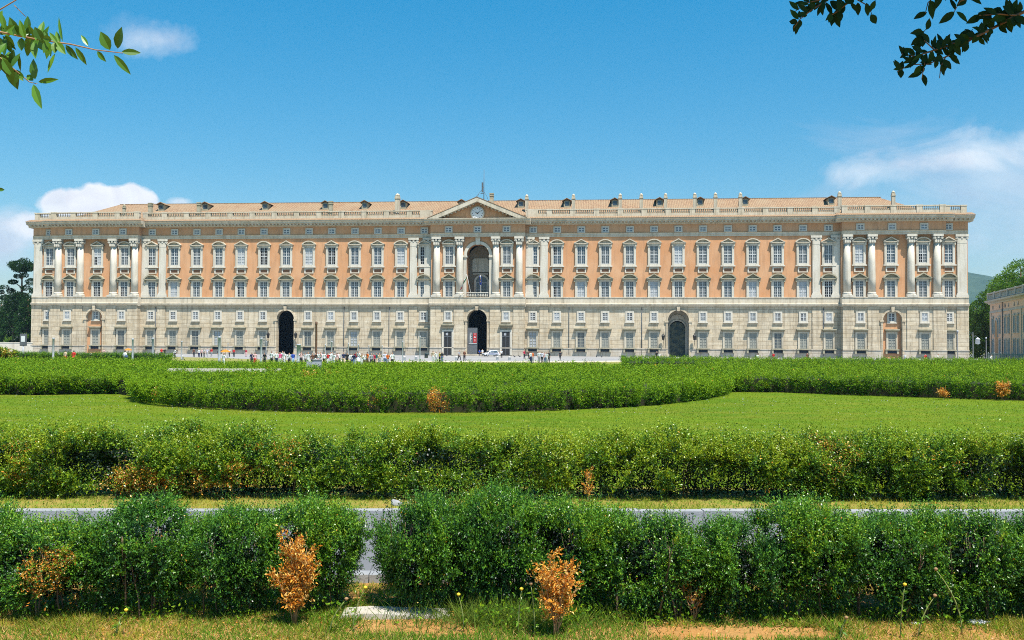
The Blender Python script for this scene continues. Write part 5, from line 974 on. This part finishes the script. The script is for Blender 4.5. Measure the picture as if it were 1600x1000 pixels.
# ================================================================== people
def body_mesh(name, J, Ed, Rd):
    me = bpy.data.meshes.new(name); me.from_pydata(J, Ed, []); o = bpy.data.objects.new(name, me); C.objects.link(o); md = o.modifiers.new('s', 'SKIN'); ly = me.skin_vertices[0].data if me.skin_vertices else None
    for i, r_ in enumerate(Rd): ly[i].radius = (r_, r_*.78 if i in (0, 1, 2) else r_)
    ly[0].use_root = True; sb = o.modifiers.new('d', 'SUBSURF'); sb.levels = sb.render_levels = 1
    dg = bpy.context.evaluated_depsgraph_get(); out = bpy.data.meshes.new_from_object(o.evaluated_get(dg)); bpy.data.objects.remove(o); out.name = name
    for p_ in out.polygons: p_.use_smooth = True
    return out
def pose(kind):
    # pelvis, waist, chest, neck, head, crown | arms | legs
    J = [(0, 0, .95), (0, .01, 1.12), (0, .01, 1.36), (0, 0, 1.50), (0, -.02, 1.62), (0, -.01, 1.72)]; Rd = [.145, .125, .155, .055, .098, .075]; Ed = [(0, 1), (1, 2), (2, 3), (3, 4), (4, 5)]
    def arm(s, el, wr, hd):
        i = len(J); J.extend([(s*.19, .01, 1.42), el, wr, hd]); Rd.extend([.06, .045, .033, .036]); Ed.extend([(2, i), (i, i+1), (i+1, i+2), (i+2, i+3)])
    def leg(s, kn, an, toe):
        i = len(J); J.extend([(s*.09, 0, .86), kn, an, toe]); Rd.extend([.095, .062, .045, .04]); Ed.extend([(0, i), (i, i+1), (i+1, i+2), (i+2, i+3)])
    dn = lambda s, f=0.: (s, (s*.25, .03+f*.1, 1.14), (s*.26, -.03+f*.22, .90), (s*.255, -.05+f*.26, .80))
    if kind == 'stand': arm(*dn(-1)); arm(*dn(1)); leg(-1, (-.10, -.01, .48), (-.11, .02, .08), (-.13, -.12, .04)); leg(1, (.10, -.01, .48), (.12, .02, .08), (.15, -.12, .04))
    if kind == 'photo': arm(-1, (-.25, -.12, 1.22), (-.1, -.28, 1.46), (-.05, -.32, 1.55)); arm(1, (.25, -.12, 1.22), (.1, -.28, 1.46), (.05, -.32, 1.55)); leg(-1, (-.10, -.01, .48), (-.11, .02, .08), (-.13, -.12, .04)); leg(1, (.12, -.04, .48), (.15, .02, .08), (.18, -.12, .04))
    if kind == 'walk': arm(*dn(-1, -1.)); arm(*dn(1, 1.)); leg(-1, (-.10, .10, .50), (-.10, .32, .16), (-.11, .26, .05)); leg(1, (.10, -.16, .50), (.10, -.24, .08), (.11, -.39, .05))
    if kind == 'hip': arm(-1, (-.36, .06, 1.18), (-.2, -.08, 1.03), (-.16, -.1, .98)); arm(*dn(1)); leg(-1, (-.10, -.02, .48), (-.1, .02, .08), (-.13, -.12, .04)); leg(1, (.14, -.02, .48), (.2, .02, .08), (.25, -.11, .04))
    if kind == 'sit':
        J[:] = [(x, y, z-.50) for x, y, z in J]
        def arm2(s): i = len(J); J.extend([(s*.19, .01, .92), (s*.27, .1, .66), (s*.3, .12, .44), (s*.3, .1, .37)]); Rd.extend([.06, .045, .033, .036]); Ed.extend([(2, i), (i, i+1), (i+1, i+2), (i+2, i+3)])
        arm2(-1); arm2(1)
        for s in (-1, 1): i = len(J); J.extend([(s*.1, -.06, .44), (s*.13, -.46, .47), (s*.13, -.50, .08), (s*.14, -.64, .04)]); Rd.extend([.095, .065, .045, .04]); Ed.extend([(0, i), (i, i+1), (i+1, i+2), (i+2, i+3)])
    return body_mesh('person', J, Ed, Rd)
BODY = {k: pose(k) for k in ('stand', 'photo', 'walk', 'hip', 'sit')}
for m_ in BODY.values(): m_.materials.append(MAT['skin'])
def shell(src, name, test, grow):
    bm = bmesh.new(); bm.from_mesh(src); bm.normal_update()
    bmesh.ops.delete(bm, geom=[f_ for f_ in bm.faces if not test(f_.calc_center_median())], context='FACES'); bm.normal_update(); nv = {v: v.co+v.normal*grow for v in bm.verts}
    for v, c in nv.items(): v.co = c
    me = bpy.data.meshes.new(name); bm.to_mesh(me); bm.free()
    for p_ in me.polygons: p_.use_smooth = True
    me.materials.append(MAT['white_cloth']); return me
SH = {}
for k, m_ in BODY.items():
    dz = -.5 if k == 'sit' else 0
    SH[k, 'shirt'] = shell(m_, 'shirt', lambda c: c.z > .93+dz and c.z < 1.49+dz and (abs(c.x) < .24 or c.z > 1.2+dz), .016)
    SH[k, 'trousers'] = shell(m_, 'trousers', lambda c: (c.z < .98+dz and c.z > .10 and (abs(c.x) < .23 or c.z < .7) and not (abs(c.x) > .22 and c.z > .78)), .02)
    SH[k, 'shorts'] = shell(m_, 'shorts', lambda c: (c.z < .98+dz and c.z > .50+dz*.2 and abs(c.x) < .225 and not (abs(c.x) > .2 and c.z > .76)), .026)
    SH[k, 'hair'] = shell(m_, 'hair', lambda c: c.z > 1.60+dz and (c.y > -.055 or c.z > 1.70+dz), .02)
    SH[k, 'shoes'] = shell(m_, 'shoes', lambda c: c.z < .10, .012)
sk = MB(); sk.lathe([(.15, 1.02), (.19, .9), (.27, .55), (.30, .42)], 0, 0, 14); SKIRT = sk.mesh('skirt'); SKIRT.materials.append(MAT['white_cloth'])
COL = {'white': (.74, .74, .73), 'black': (.02, .02, .022), 'dark': (.035, .035, .045), 'navy': (.02, .03, .09), 'red': (.60, .03, .03), 'crimson': (.45, .02, .06), 'pink': (.75, .12, .28), 'pale pink': (.72, .45, .45), 'orange': (.75, .16, .03), 'grey': (.33, .34, .36), 'pale grey': (.55, .56, .58), 'blue': (.03, .09, .45), 'beige': (.58, .44, .30), 'brown': (.16, .07, .045), 'teal': (.02, .14, .15), 'olive': (.14, .12, .05), 'denim': (.10, .16, .28), 'pale blue': (.35, .5, .7), 'yellow': (.75, .55, .05), 'lavender': (.62, .6, .72)}
def setmat(o, m):
    o.material_slots[0].link = 'OBJECT'; o.material_slots[0].material = m
CNT = {}
def person(label, px, d, top, bot, low='trousers', k='stand', face=None, hair=None, sc=None, group=None, z=0.):
    x = (px-800)/F*d; o = link('person', BODY[k], None, None, (x, d, z+.012), random.uniform(-.9, .9) if face is None else face); tag(o, label, 'person', group)
    s = sc or random.uniform(.93, 1.06); o.scale = (s, s, s)
    t = link('shirt', SH[k, 'shirt'], None, o); setmat(t, cloth(top, COL[top]))
    if low == 'skirt': t = link('skirt', SKIRT, None, o)
    else: t = link(low, SH[k, low], None, o)
    setmat(t, cloth(bot, COL[bot])); t = link('hair', SH[k, 'hair'], None, o); setmat(t, hair or random.choice([MAT['hair_dark'], MAT['hair_dark'], MAT['hair_brown'], MAT['hair_grey']]))
    t = link('shoes', SH[k, 'shoes'], None, o); setmat(t, MAT['black']); return o
ORD = 'first second third fourth fifth sixth seventh eighth ninth tenth eleventh twelfth thirteenth fourteenth fifteenth sixteenth seventeenth eighteenth nineteenth twentieth twenty-first twenty-second twenty-third twenty-fourth twenty-fifth twenty-sixth twenty-seventh twenty-eighth twenty-ninth thirtieth thirty-first thirty-second thirty-third thirty-fourth thirty-fifth thirty-sixth thirty-seventh thirty-eighth'.split()
crowd = [(471, 'pale pink', 'dark'), (478, 'white', 'dark'), (482, 'pale grey', 'white'), (489, 'brown', 'dark'), (493, 'dark', 'white'), (497.5, 'white', 'pale pink'), (501.5, 'pale pink', 'white'), (507, 'white', 'black'), (513, 'red', 'white'), (517, 'white', 'pale grey'), (519.5, 'pale grey', 'white'), (522.5, 'white', 'white'), (527, 'pale pink', 'beige'), (530.5, 'white', 'dark'), (537.5, 'navy', 'beige'), (543, 'black', 'black'), (549, 'white', 'navy'), (553, 'navy', 'denim'), (557, 'crimson', 'pale grey'), (560.5, 'pale grey', 'white'), (566, 'beige', 'white'), (570, 'white', 'olive'), (574.5, 'orange', 'brown'), (581, 'grey', 'dark'), (584.5, 'crimson', 'black'), (589, 'teal', 'beige'), (593.5, 'beige', 'grey'), (602, 'lavender', 'denim'), (606.5, 'orange', 'grey'), (613.5, 'white', 'dark')]
for i, (px, a, c) in enumerate(crowd):
    d = 119+RNG.uniform(-6, 10); low = random.choice(['trousers', 'trousers', 'shorts', 'skirt'] if c in ('white', 'beige', 'denim', 'pale grey') else ['trousers', 'trousers', 'shorts'])
    person(f'visitor in {a} top and {c} {low}, {ORD[i]} from the left in the main crowd', px, d, a, c, low, random.choice(['stand', 'hip', 'photo', 'walk', 'stand']), group='visitors in the main crowd')
for px, d, a, c, k, lab in ((414, 122, 'black', 'dark', 'stand', 'visitor all in black standing alone left of the left portal'), (425, 120, 'white', 'black', 'hip', 'visitor in white top and black trousers below the left portal edge'), (432.5, 117, 'white', 'navy', 'stand', 'visitor in a wide white shirt left of the one in pink'), (438, 118, 'pink', 'white', 'stand', 'visitor in a bright pink top in front of the left portal'), (444.5, 121, 'white', 'white', 'hip', 'visitor in white just right of the one in pink'), (452.5, 120, 'white', 'dark', 'photo', 'visitor in white top and dark trousers, right of the pair by the portal'), (458.5, 118, 'blue', 'pale blue', 'stand', 'visitor in a blue top at the right edge of the left portal'),
        (442, 134, 'pale grey', 'grey', 'walk', 'visitor in pale grey walking at the mouth of the left portal'), (394, 121, 'navy', 'dark', 'stand', 'visitor in navy standing beside the one in pale pink, left of the left portal'), (399, 120, 'pale pink', 'red', 'hip', 'visitor in pale pink top and red trousers beside the one in navy'), (350.5, 112, 'white', 'white', 'stand', 'large figure in white under the orange parasol'), (342.5, 170, 'navy', 'dark', 'stand', 'distant visitor in navy by the thick grey post left of the parasol'),
        (359, 200, 'white', 'dark', 'walk', 'distant visitor in white right of the orange parasol'), (366, 200, 'red', 'dark', 'stand', 'distant visitor in red by the palace wall, right of the parasol'), (385, 205, 'crimson', 'pale pink', 'stand', 'distant visitor in crimson alone by the wall left of the left portal'), (253, 190, 'red', 'dark', 'stand', 'distant visitor in red, left of a pair at the left pavilion'), (257.5, 190, 'black', 'dark', 'walk', 'distant visitor in black, right of a pair at the left pavilion'), (274, 180, 'white', 'black', 'walk', 'distant visitor in white striding across the left forecourt'),
        (303.5, 195, 'brown', 'dark', 'stand', 'distant visitor in brown, leftmost of the small group at the left'), (311.5, 192, 'white', 'navy', 'walk', 'distant visitor in white, second of the small group at the left'), (315.5, 195, 'pale pink', 'dark', 'stand', 'distant visitor in pale pink in the small group at the left'), (319.5, 192, 'pale grey', 'dark', 'stand', 'distant visitor in pale grey in the small group at the left'), (324.5, 196, 'lavender', 'grey', 'walk', 'distant visitor in lavender, rightmost of the small group at the left'), (331, 205, 'red', 'grey', 'stand', 'distant visitor in red between the small group and the thick post'), (163, 175, 'pale pink', 'white', 'stand', 'distant visitor in pale pink at the foot of the left pavilion'),
        (677, 150, 'beige', 'white', 'stand', 'visitor in beige, leftmost of four on the gravel by the central door'), (682, 149, 'white', 'pale grey', 'hip', 'visitor in white, second of four on the gravel by the central door'), (687.5, 150, 'yellow', 'dark', 'stand', 'visitor in yellow, third of four on the gravel by the central door'), (691, 149, 'dark', 'denim', 'stand', 'visitor in dark top, last of four on the gravel by the central door'), (718, 168, 'grey', 'dark', 'walk', 'visitor in grey walking between the central doors'), (726, 162, 'brown', 'dark', 'stand', 'visitor in brown top right of the walking one in grey'), (749.5, 238, 'blue', 'navy', 'stand', 'person in blue standing in the mouth of the central portal'), (754, 236, 'white', 'beige', 'stand', 'person in white standing in the mouth of the central portal'),
        (784, 205, 'white', 'black', 'walk', 'visitor in white walking right of the white car'), (819.5, 195, 'crimson', 'dark', 'hip', 'visitor in crimson against the wall right of the central block'), (826.5, 190, 'brown', 'dark', 'stand', 'visitor in brown against the wall right of the central block'), (829.5, 148, 'white', 'navy', 'stand', 'nearer visitor in white left of the one with orange top'), (832.5, 149, 'orange', 'grey', 'stand', 'nearer visitor in orange half behind the one in white'), (842.5, 150, 'white', 'grey', 'stand', 'leftmost of five visitors standing together right of centre'), (847, 149, 'lavender', 'black', 'hip', 'visitor in lavender, second of five right of centre'), (851.5, 150, 'pale pink', 'denim', 'stand', 'visitor in pale pink, third of five right of centre'), (854.5, 149, 'white', 'pale grey', 'walk', 'visitor in white, fourth of five right of centre'), (857.5, 150, 'black', 'dark', 'stand', 'visitor in black, last of five right of centre'),
        (875.5, 180, 'dark', 'black', 'walk', 'dark clad visitor walking alone right of the group of five'), (1026.5, 170, 'black', 'dark', 'stand', 'visitor in black beside one in white left of the right portal'), (1030, 168, 'white', 'denim', 'stand', 'visitor in white beside one in black left of the right portal'), (1184, 150, 'white', 'pale pink', 'stand', 'visitor in white half hidden by the rear hedge, right half'), (1208.5, 175, 'red', 'dark', 'stand', 'visitor in red by the right part of the palace wall'), (1261.5, 172, 'brown', 'dark', 'walk', 'visitor in brown near the right pavilion'), (1414, 178, 'white', 'grey', 'stand', 'visitor in white at the foot of the right pavilion'), (1446, 165, 'red', 'pale pink', 'walk', 'visitor in red walking before the right pavilion'), (1466, 158, 'white', 'navy', 'walk', 'visitor in white top and navy trousers before the right pavilion'), (1549, 140, 'white', 'pale grey', 'hip', 'visitor in white by the blue grey fence')):
    person(lab, px, d, a, c, 'trousers', k, group='visitors on the forecourt')
person('woman with dark hair and bare shoulders beside the woman in red', 103, 127, 'beige', 'red', 'skirt', 'stand', 2.8, MAT['hair_dark'], 1.0); person('woman in a red dress with dark hair seen from behind', 116, 126, 'red', 'red', 'skirt', 'stand', 3.1, MAT['hair_dark'], 1.0); person('man in a white shirt with a blue bag at the left', 196, 124, 'white', 'denim', 'trousers', 'stand', 3.0, MAT['hair_dark'], 1.02)
x = X(197.5, 123.6); o = tag(empty('backpack', (x, 123.7, .95)), 'big blue backpack on the back of the man in white', 'backpack'); bm = bmesh.new(); bmesh.ops.create_cube(bm, size=1.); bmesh.ops.scale(bm, vec=(.46, .22, .52), verts=bm.verts); bmesh.ops.bevel(bm, geom=bm.edges[:], offset=.07, segments=3, affect='EDGES'); me = bpy.data.meshes.new('sack'); bm.to_mesh(me); bm.free(); link('sack', me, cloth('denim', COL['denim']), o); b = MB(); b.box(-.16, .16, -.18, -.1, -.18, .04); b.obj('pocket', cloth('navy', COL['navy']), o)
def parasol(label, px, d, z, r):
    o = tag(empty('parasol', ((px-800)/F*d, d, z)), label, 'parasol'); b = MB(); n = 16; v = [(0, 0, r*.5)]; fs = []
    for j in (1, 2, 3): v += [(r*j/3*math.cos(2*PI*k/n), r*j/3*math.sin(2*PI*k/n), r*.5*(1-(j/3)**2)) for k in range(n)]
    for k in range(n): fs.append((0, 1+k, 1+(k+1) % n)); [fs.append((1+j*n+k, 1+(j+1)*n+k, 1+(j+1)*n+(k+1) % n, 1+j*n+(k+1) % n)) for j in (0, 1)]
    b.add(v, fs, 0, True); c = b.obj('canopy', MAT['orange_cloth'], o); b = MB(); b.tube([(0, 0, r*.6), (0, 0, -.9)], .02, 5); b.obj('stick', MAT['bark'], o)
parasol('orange parasol held over the figure in white, left of the crowd', 353, 112.5, 1.75, .62); parasol('small orange parasol behind the man with the blue backpack', 201, 135, 1.75, .55)

# ================================================================== overhanging boughs close to the camera
def bough(label, d, twigs, lv, size, tone, seed, over=0):
    """twigs: pixel polylines placed at distance d (real twigs a few metres away); lv: (px, py, angle, length px, seen width)"""
    org = at(twigs[0][0][0], twigs[0][0][1], d); o = tag(empty('tree_bough', org), label, 'bough'); b = MB(); rr = random.Random(seed); O = np.array(org)
    for tw in twigs:
        pts = [tuple(at(w_[0], w_[1], d+rr.uniform(-.04, .04))-O) for w_ in tw]; r0 = tw[0][2] if len(tw[0]) > 2 else 2.; b.tube(pts, [max(.55, r0*(1-i/len(pts)*.75)*.42)*d/F*.9 for i in range(len(pts))], 6)
    b.obj('twigs', MAT['bark' if tone < 1.2 else 'drybark'], o); P = []; D = []; Sz = []; As = []
    b = MB(); T = []; V = []; col = []
    for (px, py, a, L, w) in lv:
        p0 = at(px, py, d+rr.uniform(-.05, .05))-O; a = math.radians(a); dx, dz = math.cos(a), math.sin(a); ax = Vector((dx, rr.uniform(-.5, .5), dz)).normalized(); sd = Vector((-dz, rr.uniform(-.3, .3), dx)).normalized(); nn = ax.cross(sd); l = L*d/F; wd = w*d/F; c0 = tints(np.array([tone+rr.uniform(-.5, .5)]))[0]
        P0 = Vector(p0); prof = [(0, .02), (.15, .6), (.4, 1.), (.65, .85), (.85, .42), (1., .02)]
        for i in range(5):
            for s in (-1, 1):
                q = []
                for (t, ww), e in ((prof[i], 0), (prof[i], s), (prof[i+1], s), (prof[i+1], 0)): q.append(P0+ax*l*t+sd*(e*wd*.5*ww)+nn*(abs(e)*ww*wd*.14-.25*l*t*t*.35))
                V.append([tuple(v) for v in q]); col.append(c0)
    if over:                                   # unseen leaves of the crown, added towards the sun to shade the bough
        q = np.array(lv)[:, :2][RNG.integers(0, len(lv), over)]; B = np.array([at(x, y, d) for x, y in q])-O+np.array(SUN)*RNG.uniform(.55, 1.7, (over, 1))+RNG.normal(0, .12, (over, 3))
        L = leaves(B, RNG.normal(size=(over, 3)), RNG.uniform(.045, .07, over), .6); V = np.concatenate([np.array(V), L]); col = np.concatenate([np.array(col), tints(RNG.uniform(.2, 1.2, over))])
    link('leaves', quads('leaves', np.array(V), np.array(col), MAT['leaf' if tone > 1 else 'shadeleaf']), None, o); return o
lv = [(8, 46, 100, 26, 9), (14, 54, 60, 10, 8), (45, 50, 95, 26, 13), (44, 45, -45, 18, 6), (62, 58, 95, 36, 11), (75, 58, 125, 14, 7), (98, 65, 105, 44, 6), (58, 58, 190, 30, 13), (82, 62, 165, 24, 11), (50, 60, -115, 30, 16), (60, 62, -45, 26, 18), (70, 65, -60, 32, 17), (88, 66, -50, 26, 12), (138, 72, 125, 24, 7), (118, 74, -62, 30, 9), (152, 80, -50, 24, 9), (172, 78, 115, 30, 17), (184, 76, 72, 34, 17), (190, 81, 5, 29, 11), (178, 86, -50, 38, 11), (30, 84, -100, 28, 6), (86, 84, -105, 34, 7),
      (8, 60, -65, 28, 10), (2, 70, -90, 30, 9), (4, 92, -60, 32, 15), (14, 102, -75, 38, 18), (25, 112, -110, 22, 14), (38, 122, 150, 28, 12), (55, 124, 95, 32, 14), (52, 126, 140, 18, 11), (60, 128, 5, 34, 9), (52, 132, -65, 46, 14), (10, 48, 30, 16, 9), (0, 54, 40, 18, 10), (24, 56, 20, 20, 10), (-5, 36, 70, 22, 9), (-10, 60, -30, 30, 14), (-4, 84, -40, 26, 13), (-3, 296, 0, 9, 6)]
_r = random.Random(12)
for _k in range(26):
    _x = _r.uniform(-20, 105); lv.append((_x, 53+_x*.16+_r.uniform(-3, 4), _r.choice([_r.uniform(60, 130), _r.uniform(-120, -45)]), _r.uniform(18, 32), _r.uniform(7, 15)))
for _k in range(12):
    _x = _r.uniform(-25, 30); lv.append((_x, 88+_x*.9+_r.uniform(-3, 3), _r.choice([_r.uniform(40, 120), _r.uniform(-110, -40)]), _r.uniform(20, 34), _r.uniform(9, 15)))
bough('leafy bough reaching in from the upper left corner, sunlit green leaves', 2.6, [[(-90, 20, 5), (-30, 44), (10, 52), (60, 62), (110, 69), (150, 78), (192, 83)], [(-60, 60, 4), (-10, 82), (24, 110), (46, 128), (58, 131)], [(-50, 45, 4), (-12, 22), (25, 0), (50, -14)], [(22, 8, 2), (40, 26)], [(-90, 20, 4), (-60, 60), (-50, 180), (-30, 270), (-3, 296)]], lv, 1, 1.75, 3)
lr = []
rr = random.Random(4)
def scatter(tw, n, L0, L1, w):
    for _ in range(n):
        i = rr.randrange(len(tw)-1); f = rr.random(); x = tw[i][0]*(1-f)+tw[i+1][0]*f; y = tw[i][1]*(1-f)+tw[i+1][1]*f; lr.append((x+rr.uniform(-3, 3), y+rr.uniform(-3, 3), rr.choice([rr.uniform(-130, -40), rr.uniform(60, 140), rr.uniform(140, 230)]), rr.uniform(L0, L1), rr.uniform(*w)))
TW = [[(1720, -40, 8), (1640, 0), (1588, 24), (1555, 42), (1528, 56), (1505, 62), (1478, 72), (1455, 80), (1430, 88), (1408, 84)], [(1528, 56, 4), (1510, 66), (1480, 88), (1450, 100), (1420, 101), (1402, 112)], [(1460, 78, 3), (1445, 64), (1440, 54), (1448, 44)], [(1500, 62, 2), (1520, 46)], [(1478, 88, 3), (1470, 104), (1468, 122)], [(1445, 98, 2), (1440, 124)],
      [(1720, -40, 7), (1560, -20), (1480, -22), (1400, -18), (1340, -8), (1320, 8), (1308, 18), (1298, 24)], [(1340, -8, 4), (1300, -4), (1270, 14), (1250, 30), (1240, 44)], [(1290, -2, 3), (1262, 4), (1242, 18)], [(1330, -6, 3), (1358, 10), (1362, 22)], [(1480, -22, 3), (1450, 4), (1446, 20)], [(1560, -20, 3), (1500, 2), (1490, 20)], [(1588, 24, 4), (1562, 22), (1530, 24)]]
for tw, n, a, c, w in ((TW[0][4:], 44, 13, 23, (6, 11)), (TW[1], 36, 13, 22, (6, 11)), (TW[2], 10, 14, 22, (8, 12)), (TW[4], 5, 14, 22, (7, 11)), (TW[5], 4, 14, 24, (7, 11)), (TW[0][1:5], 46, 13, 22, (6, 11)), (TW[6][3:], 24, 13, 23, (6, 11)), (TW[7], 26, 13, 22, (6, 11)), (TW[8], 11, 13, 22, (6, 10)), (TW[9], 8, 15, 24, (9, 14)), (TW[10], 6, 20, 28, (9, 13)), (TW[11], 8, 20, 30, (9, 13)), (TW[6][1:4], 44, 16, 26, (8, 13)), (TW[12], 26, 14, 26, (9, 14))): scatter(tw, n, a, c, w)
bough('dark shaded bough hanging into the upper right corner', 3.4, TW, lr, 1, .0, 9, 5200)  # lowest leaf tone: the bough's shade is put into its colour too

# thin summer haze over the whole place
hz = MB(); hz.box(-4400, 4400, -120, 4700, -6.5, 470); hm = bpy.data.materials.new('haze_air'); hm.use_nodes = True; ht = hm.node_tree; ht.nodes.clear()
out = ht.nodes.new('ShaderNodeOutputMaterial'); pv = ht.nodes.new('ShaderNodeVolumePrincipled'); pv.inputs['Color'].default_value = (.50, .74, .98, 1); pv.inputs['Density'].default_value = .00007
ht.links.new(pv.outputs[0], out.inputs['Volume']); tag(hz.obj('haze', hm), None, None, None, 'stuff')
